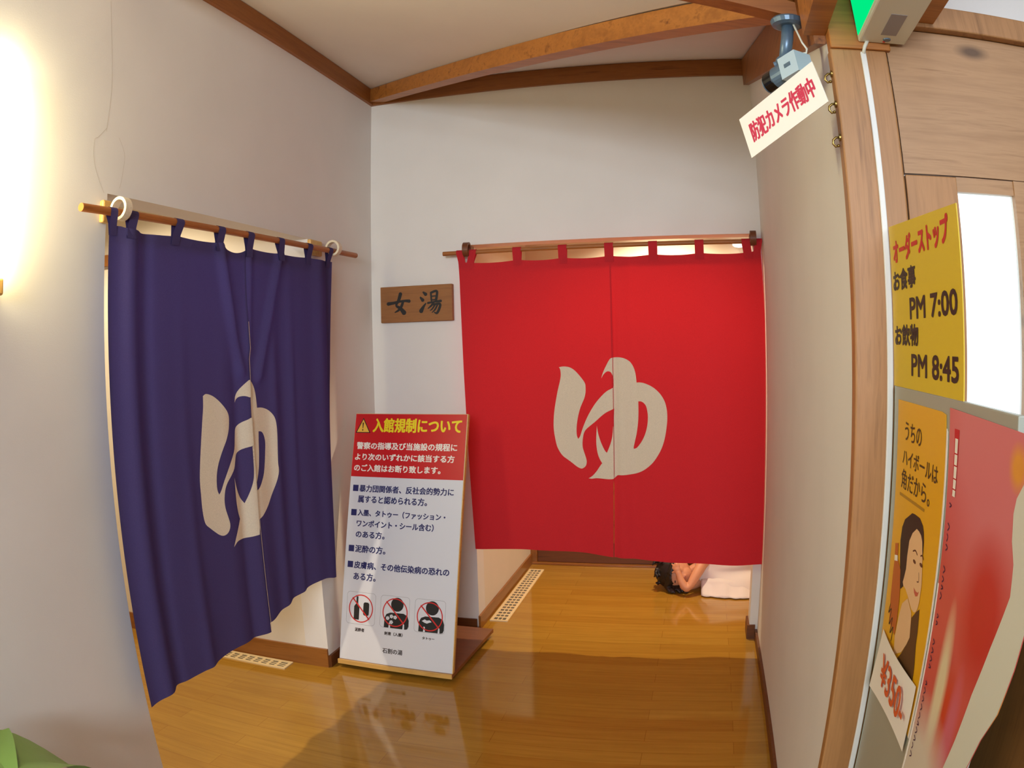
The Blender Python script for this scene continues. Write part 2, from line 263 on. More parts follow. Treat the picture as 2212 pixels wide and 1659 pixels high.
# ------------------------------------------------------------------ scene-graph helpers
def tag(o, label=None, cat=None, group=None, kind=None):
    if label: o['label'] = label
    if cat: o['category'] = cat
    if group: o['group'] = group
    if kind: o['kind'] = kind
    return o
def wloc(o):
    p = Vector(o.location)
    while o.parent: o = o.parent; p += Vector(o.location)
    return p
def obj(name, bm, mat, parent=None, smooth=False, label=None, origin=None, recalc=True):
    if recalc: bmesh.ops.recalc_face_normals(bm, faces=bm.faces)
    if parent is not None: off = wloc(parent)
    elif origin is not None: off = Vector(origin)
    else: off = Vector((0, 0, 0))
    bmesh.ops.translate(bm, vec=-off, verts=bm.verts)
    me = bpy.data.meshes.new(name); bm.to_mesh(me); bm.free()
    for m in (mat if isinstance(mat, (list, tuple)) else [mat]): me.materials.append(m)
    if smooth: me.polygons.foreach_set('use_smooth', [True] * len(me.polygons))
    o = bpy.data.objects.new(name, me); COL.objects.link(o)
    if parent is not None: o.parent = parent
    else: o.location = off
    if label: o['label'] = label
    return o
def thing(name, loc, label, cat, group=None):
    o = bpy.data.objects.new(name, None); o.empty_display_size = 0.05; COL.objects.link(o); o.location = loc; tag(o, label, cat, group); bpy.context.view_layer.update(); return o
def struct(name, bm, mat, label, cat): return tag(obj(name, bm, mat), label, cat, kind='structure')

W = 1.9866; DZ = 2.0; DZL = 1.985
# ------------------------------------------------------------------ the setting
bm = new(); box(bm, -2.4, 5.0, -6.6, 2.6, -0.05, 0); struct('floor', bm, M['floor'], 'glossy honey-coloured wooden board floor', 'floor')
bm = new()
A = [(0, 0), (2.1, -2.1), (2.1, -6.6), (0, -6.6)]; B = [(0, 0), (2.1, 0), (2.1, -2.1)]
cz = lambda x, y: 2.9 - 0.28 * min(x, -y)
for P in (A, B): prism(bm, [(x, y, cz(x, y)) for x, y in P], (0, 0, 0.06))
struct('ceiling', bm, M['ceil'], 'sloping white ceiling above the two curtained doorways', 'ceiling')
bm = new(); prism(bm, [(2.02, -6.6, 2.30), (2.02, -2.1, 2.30), (2.02, -2.1, 3.26), (2.02, -6.6, 3.26)], (0.08, 0, 0)); box(bm, 2.1, 5.0, -6.6, -2.1, 3.2, 3.26)
struct('ceiling_lobby', bm, M['ceil'], 'higher white lobby ceiling to the right of the post', 'ceiling')
bm = new(); box(bm, -0.12, 0, -6.6, -1.9905, 0, 2.9); box(bm, -0.12, 0, -0.69, 0, 0, 2.9); box(bm, -0.12, 0, -1.9905, -0.69, DZL, 2.9)
struct('wall_left', bm, M['wall'], 'white plaster wall with the doorway behind the blue curtain', 'wall')
bm = new(); box(bm, -0.12, 0.54, 0, 0.12, 0, 2.9); box(bm, 1.945, 2.1, 0, 0.12, 0, 2.9); box(bm, 0.54, 1.945, 0, 0.12, DZ, 2.9)
struct('wall_back', bm, M['wall'], 'white plaster wall with the doorway behind the red curtain', 'wall')
bm = new(); prism(bm, [(W, 0, 0), (W, -2.09, 0), (W, -2.09, 2.31), (W, 0, 2.9)], (0.1, 0, 0))
struct('wall_right', bm, M['wall'], 'narrow white plaster wall between red curtain and wooden post', 'wall')
# corridors behind the curtains
bm = new(); box(bm, 0.42, 0.54, 0.12, 1.4, 0, 2.5); struct('wall_women_corridor_left', bm, M['wall_in'], 'cream corridor wall seen under the left end of the red curtain', 'wall')
bm = new(); box(bm, 3.0, 3.1, 0.12, 1.4, 0, 2.5); struct('wall_women_corridor_right', bm, M['wall_in'], 'cream end wall of the corridor behind the red curtain', 'wall')
bm = new(); box(bm, 0.54, 3.0, 1.3, 1.4, 1.9, 2.5); struct('wall_women_corridor_back', bm, M['wall_in'], 'cream wall over the sliding door behind the red curtain', 'wall')
bm = new(); box(bm, 0.42, 3.1, 0.12, 1.4, 2.5, 2.56); struct('ceiling_women_corridor', bm, M['wall_in'], 'cream ceiling of the corridor behind the red curtain', 'ceiling')
bm = new(); box(bm, 2.1, 3.0, 0.12, 0.24, 0, 2.5); struct('wall_women_corridor_front', bm, M['wall_in'], 'cream inner wall right of the red-curtained doorway', 'wall')
bm = new(); box(bm, -2.3, -0.12, -0.69, -0.57, 0, 2.6); struct('wall_men_corridor_right', bm, M['wall_in'], 'cream corridor wall seen under the right end of the blue curtain', 'wall')
bm = new(); box(bm, -2.3, -2.2, -2.4, -0.69, 0, 2.6); struct('wall_men_corridor_back', bm, M['wall_in'], 'cream end wall of the corridor behind the blue curtain', 'wall')
bm = new(); box(bm, -2.3, -0.12, -2.5, -2.4, 0, 2.6); struct('wall_men_corridor_left', bm, M['wall_in'], 'cream near wall of the corridor behind the blue curtain', 'wall')
bm = new(); box(bm, -2.3, -0.12, -2.5, -0.57, 2.6, 2.66); struct('ceiling_men_corridor', bm, M['wall_in'], 'cream ceiling of the corridor behind the blue curtain', 'ceiling')
# lobby shell behind the photographer
bm = new(); box(bm, 0, 5.0, -6.7, -6.6, 0, 3.3); struct('wall_lobby_rear', bm, M['wall'], 'white lobby wall behind the photographer', 'wall')
bm = new(); box(bm, 5.0, 5.1, -6.6, -2.1, 0, 3.3); struct('wall_lobby_right', bm, M['wall'], 'white lobby wall far to the right', 'wall')
# door at the end of the women's corridor
d1 = thing('door_1', (0.6, 1.27, 0), 'brown wooden sliding door at the end behind the red curtain', 'door'); d1['kind'] = 'structure'
bm = new(); box(bm, 0.585, 3.0, 1.265, 1.3, 0.015, 0.16, 0.003); obj('bottom_rail', bm, M['dark'], d1)
bm = new(); box(bm, 0.585, 3.0, 1.278, 1.298, 0.16, 1.86); obj('panel', bm, M['hip'], d1)
bm = new(); box(bm, 0.54, 0.585, 1.25, 1.3, 0, 1.9, 0.002); obj('jamb', bm, M['basey'], d1)
bm = new(); box(bm, 0.54, 3.0, 1.235, 1.3, 0, 0.014, 0.002); obj('threshold', bm, M['base'], d1)
bm = new(); box(bm, 0.54, 3.0, 1.24, 1.3, 1.86, 1.9, 0.002); obj('head_rail', bm, M['base'], d1)
# ceiling-line timbers
def trim(n, bm, mat, label): return struct('trim_%d' % n, bm, mat, label, 'trim')
bm = new(); box(bm, 0, 0.018, -6.6, 0, 2.8077, 2.893); trim(1, bm, M['trim_y'], 'brown wooden strip along the top of the left wall')
bm = new(); box(bm, 0.018, W - 0.028, -0.018, 0, 2.8077, 2.893); trim(2, bm, M['trim_x'], 'brown wooden strip along the top of the back wall')
bm = new(); prism(bm, [(W - 0.028, -0.0, 2.757), (W - 0.028, -2.092, 2.757 - 0.30 * 2.092), (W - 0.028, -2.092, 2.892 - 0.28 * 2.092), (W - 0.028, 0, 2.892)], (0.028, 0, 0)); trim(3, bm, M['trim_y'], 'brown rafter sloping down along the top of the right wall')
o_ = 0.0105
bm = new(); beam(bm, (0.03, -0.02, 2.894), (1.93 + 0.035, -1.93 + 0.035, 2.897 - 0.28 * 1.93), 0.070, 0.072); trim(4, bm, M['hip'], 'diagonal brown beam running from ceiling corner towards the post')
bm = new(); beam(bm, (0.02, -2.030, 2.786), (1.935, -2.030, 2.792 - 0.28 * 1.935), 0.055, 0.042); trim(5, bm, M['trim_x'], 'slim brown tie bar crossing the top of the frame, carrying the security camera')
bm = new(); prism(bm, [(1.935, -2.09, 2.150), (1.9855, -2.09, 2.150), (1.9855, -2.09, 2.338), (1.935, -2.09, 2.352)], (0, -4.5, 0)); trim(6, bm, M['hip'], 'brown eaves beam running overhead from the post top')
# post and its header
bm = new(); box(bm, 1.9845, 2.117, -2.126, -2.088, 0, 2.106, 0.004); trim(7, bm, M['post'], 'light wooden post between white wall and panelled wall')
bm = new(); box(bm, 1.9865, 2.128, -2.132, -2.092, 2.106, 2.3, 0.003); trim(8, bm, M['hip'], 'brown wooden block on top of the post')
# panelled wall to the right of the post
bm = new(); box(bm, 2.121, 5.0, -2.117, -2.1, 1.830, 2.166); trim(9, bm, M['board'], 'wide knotty wooden board above the bright window')
bm = new(); box(bm, 2.121, 2.244, -2.121, -2.1, 0, 1.826, 0.002); trim(10, bm, M['post'], 'pale wooden stile left of the bright window')
bm = new(); box(bm, 2.246, 2.397, -2.114, -2.1, 1.796, 1.828); box(bm, 2.397, 5.0, -2.119, -2.1, 0, 1.828); box(bm, 2.246, 2.397, -2.116, -2.1, 0, 0.95); trim(11, bm, M['board'], 'wooden frame around the bright window')
bm = new(); box(bm, 2.13, 5.0, -2.145, -2.1, 2.168, 2.228, 0.004); trim(12, bm, M['post'], 'light wooden rail along the top of the knotty board')
bm = new(); box(bm, 2.1, 5.0, -2.1, -2.0, 2.2, 3.2); box(bm, 2.118, 2.244, -2.1, -2.0, 0, 2.2); box(bm, 2.397, 5.0, -2.1, -2.0, 0, 2.2); box(bm, 2.244, 2.397, -2.1, -2.0, 1.796, 2.2); box(bm, 2.244, 2.397, -2.1, -2.0, 0, 0.95)
struct('wall_panelled', bm, M['wall'], 'white wall above and behind the wooden panelling', 'wall')
bm = new(); box(bm, 2.165, 2.245, -6.5, -2.147, 2.178, 2.30); trim(13, bm, M['hip'], 'brown beam end above the knotty board, right of exit light')
w1 = thing('window_1', (2.315, -2.08, 0.95), 'bright daylit window behind the yellow notice', 'window'); w1['kind'] = 'structure'
bm = new(); box(bm, 2.244, 2.397, -2.09, -2.082, 0.95, 1.796); obj('pane', bm, M['pane'], w1)
# baseboards
bm = new(); box(bm, 0.0, 0.53, -0.01, 0, 0, 0.055); struct('baseboard_back', bm, M['dark'], 'dark wooden baseboard at the foot of the back wall', 'baseboard')
bm = new(); box(bm, 0.54, 0.552, -0.012, 1.235, 0, 0.075); struct('baseboard_women_corridor', bm, M['basey'], 'brown baseboard beside the long ivory floor vent', 'baseboard')
bm = new(); box(bm, W - 0.012, W, -2.09, -0.0, 0, 0.05); struct('baseboard_right', bm, M['dark'], 'dark baseboard at the foot of the right wall', 'baseboard')
bm = new(); box(bm, 1.933, 1.974, -0.012, 0.13, 0, 0.075); struct('baseboard_stub', bm, M['dark'], 'short dark baseboard at the right edge of the doorway', 'baseboard')
bm = new(); box(bm, -2.2, 0.0, -0.702, -0.69, 0, 0.095); struct('baseboard_men_corridor', bm, M['base'], 'brown baseboard beside the floor vent under the blue curtain', 'baseboard')
bm = new(); box(bm, 0, 0.012, -0.69, -0.01, 0, 0.06); box(bm, 0, 0.012, -6.6, -1.992, 0, 0.06); struct('baseboard_left', bm, M['dark'], 'dark baseboard at the foot of the left wall', 'baseboard')
bm = new(); box(bm, -2.2, -1.25, -0.71, -0.69, 1.975, 2.035); trim(14, bm, M['base'], 'brown rail on the corridor wall behind the blue curtain edge')

# ------------------------------------------------------------------ shop curtains (noren)
def seg_dist(u, z, a, b):
    ax, az, bx, bz = *a, *b; t = max(0.0, min(1.0, ((u - ax) * (bx - ax) + (z - az) * (bz - az)) / ((bx - ax) ** 2 + (bz - az) ** 2)))
    s = (bx - ax) * (z - az) - (bz - az) * (u - ax)
    return math.hypot(u - ax - t * (bx - ax), z - az - t * (bz - az)), s
def interp(pts, t):
    if t <= pts[0][0]: return pts[0][1]
    for (a, p), (b, q) in zip(pts, pts[1:]):
        if t <= b:
            f = (t - a) / (b - a); return p + (q - p) * f
    return pts[-1][1]
def gauss(x, s): return math.exp(-(x / s) ** 2)
def smooth(pts):
    return lambda t: sum(interp(pts, t + k * 0.02) * w for k, w in zip(range(-3, 4), (1, 2, 3, 4, 3, 2, 1))) / 16
def parse(s): return [tuple(map(float, a.split(','))) for a in s.split()]
def catmull(pts, sharp=52):
    out = []; n = len(pts)
    for i in range(n):
        p0, p1, p2, p3 = (Vector((*pts[(i + k) % n], 0)) for k in (-1, 0, 1, 2))
        def ang(a, b, c): return math.degrees((b - a).angle(c - b, 0)) > sharp
        if ang(p0, p1, p2): p0 = 2 * p1 - p2
        if ang(p1, p2, p3): p3 = 2 * p2 - p1
        for k in range(3):
            t = k / 3; q = 0.5 * ((2 * p1) + (p2 - p0) * t + (2 * p0 - 5 * p1 + 4 * p2 - p3) * t * t + (3 * p1 - p0 - 3 * p2 + p3) * t ** 3); out.append((q.x, q.y))
    return out
def glyph_mesh(outline, hole):
    """flat triangulated letter in (u, z), cut along a fine grid so that it can follow the cloth"""
    c = bpy.data.curves.new('g', 'CURVE'); c.dimensions = '2D'; c.fill_mode = 'BOTH'
    for pts in (outline, hole):
        s = c.splines.new('POLY'); s.points.add(len(pts) - 1); s.use_cyclic_u = True
        for q, (a, b) in zip(s.points, pts): q.co = (a, b, 0, 1)
    o = bpy.data.objects.new('g', c); COL.objects.link(o); bpy.context.view_layer.update()
    me = bpy.data.meshes.new_from_object(o.evaluated_get(bpy.context.evaluated_depsgraph_get())); b = new(); b.from_mesh(me)
    bpy.data.objects.remove(o); bpy.data.curves.remove(c); bpy.data.meshes.remove(me)
    us = [v.co.x for v in b.verts]; zs = [v.co.y for v in b.verts]
    for ax, lo, hi in ((0, min(us), max(us)), (1, min(zs), max(zs))):
        k = math.floor(lo / 0.012)
        while k * 0.012 < hi:
            no = Vector((1, 0, 0)) if ax == 0 else Vector((0, 1, 0))
            bmesh.ops.bisect_plane(b, geom=b.verts[:] + b.edges[:] + b.faces[:], plane_co=no * (k * 0.012), plane_no=no, dist=1e-6); k += 1
    return b
def noren(cfg):
    P = cfg['P']; root = thing('shop_curtain', cfg['loc'], cfg['label'], 'curtain')
    d = cfg['d']; mid = cfg['mid']
    for side in (0, 1):
        b = new(); nu, nz = 60, 84; rows = []
        for j in range(nz + 1):
            row = []
            for i in range(nu + 1):
                f = i / nu; g = j / nz
                zt = 1.9
                # fixed point: edges depend on height
                for _ in range(2):
                    ul = cfg['ul'](zt) if side == 0 else mid(zt) + cfg['gap'](zt) / 2; ur = mid(zt) - cfg['gap'](zt) / 2 if side == 0 else cfg['ur'](zt)
                    u = ul + (ur - ul) * f; zt = cfg['top'](u) * (1 - g) + cfg['hem'](u, side) * g
                row.append(b.verts.new(P(u, zt, d(u, zt, side))))
            rows.append(row)
        for j in range(nz):
            for i in range(nu): b.faces.new((rows[j][i], rows[j + 1][i], rows[j + 1][i + 1], rows[j][i + 1]))
        p = obj('cloth_panel', b, cfg['mat'], root, smooth=True)
    # hanging loops over the rod
    for (ut, ub, w) in cfg['tabs']:
        rz = cfg['rodz'](ut); r = 0.0135; zc = cfg['top'](ub) - 0.03; db = d(ub, zc, 0 if ub < mid(zc) else 1); prof = []
        prof.append((ub, zc, db + 0.0025)); prof.append((ub + (ut - ub) * 0.35, zc + 0.035, 0.004 + db * 0.5))
        for k in range(11):
            a = math.radians(-12 + 204 * k / 10); prof.append((ut, rz + r * math.sin(a), r * math.cos(a)))
        prof.append((ub + (ut - ub) * 0.35, zc + 0.035, -0.004 + db * 0.5)); prof.append((ub, zc, db - 0.0025))
        b = new(); A = [b.verts.new(P(u - w / 2, z, dd)) for u, z, dd in prof]; Bv = [b.verts.new(P(u + w / 2, z, dd)) for u, z, dd in prof]
        for i in range(len(prof) - 1): b.faces.new((A[i], A[i + 1], Bv[i + 1], Bv[i]))
        obj('hanging_loop', b, cfg['mat'], root, smooth=True)
    g = glyph_mesh(catmull(parse(cfg['yu'])), catmull(parse(cfg['hole'])))
    for side in (0, 1):
        b = g.copy(); dead = []
        for f in b.faces:
            c = f.calc_center_median()
            if (c.x < mid(c.y)) != (side == 0): dead.append(f)
        bmesh.ops.delete(b, geom=dead, context='FACES')
        for v in b.verts:
            u, z = v.co.x, v.co.y
            lim = mid(z) + (-1 if side == 0 else 1) * cfg['gap'](z) / 2
            u = min(u, lim) if side == 0 else max(u, lim)
            v.co = P(u, z, d(u, z, side) + 0.0022)
        obj('character_print', b, cfg.get('print', M['cream']), root, smooth=True, label='cream hiragana character half on the cloth')
    if cfg.get('slit_strip'):  # narrow cream strip laid over the cloth along the slit
        b = new(); za, zb = cfg['slit_strip']; A, Bv = [], []
        for k in range(61):
            z = za + (zb - za) * k / 60; e = mid(z) - cfg['gap'](z) / 2
            A.append(b.verts.new(P(e - 0.0015, z, d(e, z, 0) + 0.0030))); Bv.append(b.verts.new(P(e + 0.0015, z, d(e, z, 0) + 0.0030)))
        for k in range(60): b.faces.new((A[k], A[k + 1], Bv[k + 1], Bv[k]))
        obj('slit_strip', b, M['cream'], root, smooth=True, label='thin cream strip along the slit')
    g.free(); return root
# red curtain of the women's side
red_hem = smooth([(0.55, 0.458), (0.66, 0.471), (0.8, 0.474), (0.97, 0.472), (1.12, 0.464), (1.257, 0.450), (1.4, 0.442), (1.54, 0.432), (1.766, 0.417), (1.86, 0.416), (1.985, 0.425)])
def red_top(u):
    ts = [0.545, 0.809, 1.033, 1.256, 1.465, 1.684, 1.935]
    for a, b in zip(ts, ts[1:]):
        if a <= u <= b: return 1.903 - 0.008 * max(0.0, math.sin(math.pi * (u - a) / (b - a))) ** 0.8
    return 1.905
def red_d(u, z, side):
    h = (1.9 - z) / 1.45
    return (0.010 * h * math.sin(u * 9.5 + 0.6) + 0.006 * math.sin(u * 21 + z * 1.3) * (0.25 + 0.75 * h) + 0.02 * h * (u - 1.2)
            - 0.010 * gauss(u - 1.268, 0.012) * (1 if side else 0) * min(1, max(0, (1.85 - z) * 4)) - 0.006 * gauss(u - 1.36, 0.03) + 0.004 * gauss(u - 1.31, 0.02))
noren(dict(loc=(1.25, -0.08, 0.42), label='red cloth curtain with a cream hiragana character over the doorway', mat=M['red'],
    P=lambda u, z, d: Vector((u, -0.08 - d, z)), d=red_d, mid=lambda z: 1.2595, gap=lambda z: -0.006 if z > 0.86 else -0.006 + 0.009 * min(1.0, (0.86 - z) / 0.05),
    ul=lambda z: interp([(0.4, 0.556), (0.46, 0.552), (0.91, 0.534), (1.37, 0.5215), (1.83, 0.513), (1.95, 0.507)], z), ur=lambda z: interp([(0.4, 1.9815), (0.9, 1.980), (1.59, 1.983), (1.9, 1.975)], z),
    top=red_top, hem=lambda u, s: red_hem(u), rodz=lambda u: 1.952, yu=YU_RED, hole=YU_RED_HOLE,
    tabs=[(0.519, 0.53, 0.034), (0.586, 0.566, 0.036), (0.809, 0.809, 0.042), (1.033, 1.033, 0.042), (1.256, 1.256, 0.042), (1.465, 1.465, 0.042), (1.684, 1.684, 0.042), (1.905, 1.915, 0.04), (1.966, 1.955, 0.034)]))
# indigo curtain of the men's side (u runs along the left wall)
blue_hl = smooth([(-2.06, 0.398), (-2.0, 0.41), (-1.965, 0.418), (-1.72, 0.42), (-1.6, 0.425), (-1.5, 0.428), (-1.3, 0.413)])
blue_hr = smooth([(-1.30, 0.447), (-1.12, 0.472), (-0.9, 0.5), (-0.8, 0.494), (-0.687, 0.459)])
def blue_top(u):
    ts = [-2.0, -1.718, -1.477, -1.286, -1.063, -0.826, -0.63]; sag = [0.007, 0.004, 0.026, 0.004, 0.004, 0.004]
    for a, b, s in zip(ts, ts[1:], sag):
        if a <= u <= b: return interp([(-2.0, 1.868), (-1.5, 1.872), (-1.1, 1.874), (-0.63, 1.886)], u) - s * max(0.0, math.sin(math.pi * (u - a) / (b - a))) ** 0.9
    return 1.87 if u < -1 else 1.886
def blue_d(u, z, side):
    h = max(0.0, (1.88 - z) / 1.45); r = 0.0
    r += 0.018 * gauss(u + 1.955, 0.042) - 0.014 * gauss(u + 1.885, 0.03)                                     # turned left edge
    for a, b, amp, sg in (((-1.478, 1.87), (-1.36, 1.42), 0.019, 0.024), ((-1.063, 1.87), (-1.24, 1.40), 0.018, 0.022), ((-1.286, 1.86), (-1.30, 1.5), 0.010, 0.02)):
        q, s = seg_dist(u, z, a, b); r += amp * gauss(q, sg)
    k = min(1.0, max(0.0, (1.74 - z) / 0.35)); k = k * k * (3 - 2 * k)
    if side == 0: r += k * (-0.009 * gauss(u + 1.385, 0.03) + 0.004 * gauss(u + 1.47, 0.04) + 0.008 * gauss(u + 1.31, 0.03))      # tucked fold beside the slit
    else: r += k * (-0.004 * gauss(u + 1.31, 0.03) + 0.010 * gauss(u + 1.13, 0.03)) + 0.010 * gauss(u + 0.99, 0.025) * min(1, h * 3) - 0.012 * gauss(u + 1.06, 0.03) * h
    r += 0.014 * gauss(u + 0.74, 0.05) - 0.018 * gauss(u + 0.62, 0.05)                                      # right edge turned back
    r += 0.005 * math.sin(u * 14 + 0.8) * (0.2 + h) * (1 if side else 0.6) + 0.005 * math.sin(u * 29 + z * 2) * h * (1 if side else 0.5)
    r += 0.010 * gauss(u + 1.70, 0.03) * h
    return r - (0.004 * gauss(u + 1.31, 0.02) if side else 0.0)
noren(dict(loc=(0.08, -1.32, 0.4), label='indigo blue cloth curtain with a cream hiragana character on left wall', mat=M['blue'], print=M['cream_b'],
    P=lambda u, z, d: Vector((0.08 + d, u, z)), d=blue_d, mid=lambda z: interp([(0.4, -1.300), (0.83, -1.308), (1.25, -1.313), (1.6, -1.314), (1.9, -1.318)], z), gap=lambda z: -0.006,
    ul=lambda z: interp([(0.38, -2.05), (1.0, -2.052), (1.87, -2.055)], z), ur=lambda z: interp([(0.46, -0.687), (0.98, -0.643), (1.4, -0.607), (1.89, -0.584)], z),
    slit_strip=(1.60, 0.43), top=blue_top, hem=lambda u, s: blue_hl(u) if s == 0 else blue_hr(u), rodz=lambda u: 1.907 + (u + 2.183) * 0.017, yu=YU_BLUE, hole=YU_BLUE_HOLE,
    tabs=[(-2.047, -2.038, 0.032), (-1.953, -1.968, 0.04), (-1.718, -1.735, 0.042), (-1.477, -1.49, 0.042), (-1.286, -1.295, 0.042), (-1.063, -1.07, 0.042), (-0.826, -0.833, 0.042), (-0.634, -0.622, 0.036)]))
# rods
bm = new(); tube(bm, [(0.43, -0.08, 1.952), (1.978, -0.08, 1.952)], 0.011, 16); tag(obj('curtain_rod', bm, M['rod'], smooth=False, origin=(1.2, -0.08, 1.941)), 'brown wooden rod carrying the red curtain', 'curtain rod')
bm = new(); tube(bm, [(0.08, -2.183, 1.907), (0.08, -0.359, 1.938)], 0.0125, 16); tag(obj('curtain_rod', bm, wood('rod_wood_along', (168, 100, 40), (120, 66, 24), 'y', scale=2), origin=(0.08, -1.3, 1.91)), 'brown wooden rod carrying the blue curtain', 'curtain rod')
# ring brackets
for x, lab in ((0.5535, 'brown wooden ring bracket holding the left end of the red curtain rod'), (1.941, 'brown wooden ring bracket holding the right end of the red curtain rod')):
    t = thing('rod_bracket', (x, 0, 1.967), lab, 'bracket', 'ring brackets of the curtain rods')
    bm = new(); ring(bm, (x, -0.08, 1.9668), (1, 0, 0), 0.026, 0.036, 0.028); obj('ring', bm, M['ringb'], t)
    bm = new(); box(bm, x - 0.014, x + 0.014, -0.046, 0.0, 1.945, 1.99, 0.002); obj('wall_block', bm, M['ringb'], t)
for y, lab, by in ((-2.005, 'pale ring bracket on a wood block at the left end of the blue curtain rod', -2.006), (-0.590, 'pale ring bracket on a wood block at the right end of the blue curtain rod', -0.66)):
    zr = 1.907 + (y + 2.183) * 0.017 + 0.0134
    t = thing('rod_bracket', (0, by, zr), lab, 'bracket', 'ring brackets of the curtain rods')
    bm = new(); ring(bm, (0.08, y, zr), (0, 1, 0), 0.0265, 0.036, 0.030); obj('ring', bm, M['ringw'], t)
    bm = new(); box(bm, 0.0, 0.02, by - 0.036 if y > -1 else by - 0.02, by + 0.075 if y > -1 else by + 0.02, zr - 0.034, zr + 0.036, 0.006); obj('wall_block', bm, M['ply'], t)
    bm = new(); box(bm, 0.02, 0.0455, y - 0.014, y + 0.014, zr - 0.010, zr + 0.010, 0.003); obj('arm', bm, M['ply'], t)

# ------------------------------------------------------------------ wooden name plate
t = thing('name_plaque', (0.26, -0.015, 1.62), 'brown wooden plaque with two black brush characters on back wall', 'plaque')
bm = new(); box(bm, 0.063, 0.456, -0.030, 0, 1.6205, 1.806, 0.003); obj('board', bm, M['plaque'], t)
pl = Plane((0, -0.0306, 0), (1, 0, 0), (0, 0, 1)); bm = new()
S = [([(0.176, 1.7656), (0.166, 1.7357), (0.152, 1.708), (0.1746, 1.692), (0.1935, 1.670)], [.017, .015, .010, .015, .022]), ([(0.190, 1.7275), (0.1809, 1.7035), (0.1651, 1.684), (0.1441, 1.6726)], [.012, .013, .011, .005]),
     ([(0.1072, 1.7179), (0.1355, 1.721), (0.1684, 1.7269), (0.2011, 1.7297), (0.2232, 1.7275)], [.016, .013, .010, .011, .015]),
     ([(0.3021, 1.7689), (0.3142, 1.7587)], [.008, .016]), ([(0.2865, 1.7428), (0.2979, 1.7294)], [.008, .016]), ([(0.2886, 1.6746), (0.3014, 1.6953), (0.3146, 1.7118)], [.020, .012, .005]),
     ([(0.3429, 1.7648), (0.3453, 1.7254)], [.009, .008]), ([(0.3452, 1.7658), (0.3756, 1.7708), (0.3701, 1.7264)], [.010, .011, .012]), ([(0.3457, 1.7467), (0.3683, 1.7478)], .006), ([(0.3467, 1.7275), (0.3702, 1.7286)], .006),
     ([(0.3269, 1.7134), (0.3609, 1.7183), (0.3947, 1.7211)], [.010, .008, .012]), ([(0.3563, 1.7143), (0.3424, 1.6978), (0.3262, 1.6857)], [.010, .009, .004]),
     ([(0.3493, 1.7039), (0.3899, 1.7065), (0.3857, 1.6811), (0.3731, 1.6606), (0.3594, 1.6653)], [.008, .011, .012, .011, .004]), ([(0.3628, 1.7012), (0.3488, 1.6827), (0.3372, 1.6745)], [.008, .007, .003]), ([(0.3763, 1.7007), (0.3645, 1.6799), (0.347, 1.6635)], [.008, .008, .003])]
for k, (p, w) in enumerate(S): stroke(bm, pl, p, [q * 1.15 for q in w] if isinstance(w, list) else w * 1.15, 0.0001 * (k % 5))
obj('brush_lettering', bm, M['ink'], t)

# ------------------------------------------------------------------ A-board about entry rules
SO, SU, SV = Vector((0.0396, -0.657, 0.040)), Vector((0.99908, -0.04299, 0)), Vector((0.01163, 0.27038, 0.96268))
pl = Plane(SO, SU, SV); SW, SL = 0.577, 1.1825
t = thing('notice_stand', (0.33, -0.4, 0), 'leaning white and red rule board on a wheeled wooden base', 'sign')
def slab(bm, a0, a1, b0, b1, d0, d1): prism(bm, [pl.p(a0, b0, d0), pl.p(a1, b0, d0), pl.p(a1, b1, d0), pl.p(a0, b1, d0)], pl.n * (d1 - d0))
bm = new(); slab(bm, 0, SW, -0.012, SL, -0.021, -0.001); obj('backing_board', bm, M['ply'], t)
bm = new(); slab(bm, 0.001, SW - 0.004, 0.0, SL - 0.002, -0.001, 0.0005); f = obj('face_sheet', bm, M['signwhite'], t)
bm = new(); shape(bm, pl, [(0.0015, 0.8775), (SW - 0.0045, 0.8785), (SW - 0.0045, SL - 0.0025), (0.0015, SL - 0.0025)], 0.0009); obj('red_heading', bm, M['signred'], t)
bm = new(); text(bm, pl, '入館規制について', 0.097, 0.550, 1.0915, 1.1605, 0.0013, 0.0025); obj('title_lettering', bm, M['yellow'], t)
for s, a, b, c, d in (('警察の指導及び当施設の規程に', 0.019, 0.5345, 1.009, 1.044), ('より次のいずれかに該当する方', 0.0145, 0.525, 0.9557, 0.990), ('のご入館はお断り致します。', 0.0145, 0.461, 0.9025, 0.937)): bm = new(); text(bm, pl, s, a, b, c, d, 0.0013, 0.0012); obj('heading_lettering', bm, M['paper'], t)
for s, a, b, c, d in (('暴力団関係者、反社会的勢力に', 0.052, 0.532, 0.8055, 0.8395), ('属すると認められる方。', 0.048, 0.405, 0.7537, 0.7895), ('入墨、タトゥー（ファッション・', 0.052, 0.499, 0.6907, 0.723), ('ワンポイント・シール含む）', 0.0505, 0.4455, 0.6388, 0.673), ('のある方。', 0.050, 0.2025, 0.5878, 0.6215), ('泥酔の方。', 0.052, 0.212, 0.518, 0.5535), ('皮膚病、その他伝染病の恐れの', 0.052, 0.5335, 0.442, 0.4768), ('ある方。', 0.0525, 0.170, 0.387, 0.4235)):
    bm = new(); text(bm, pl, s, a, b, c, d, 0.0009, 0.0012); obj('rules_lettering', bm, M['navy'], t)
for c, d in ((0.8075, 0.8375), (0.6915, 0.7215), (0.5205, 0.5505), (0.4445, 0.4745)):
    bm = new(); shape(bm, pl, [(0.0175, c), (0.0465, c), (0.0465, d), (0.0175, d)], 0.0009); obj('bullet_square', bm, M['navy'], t)
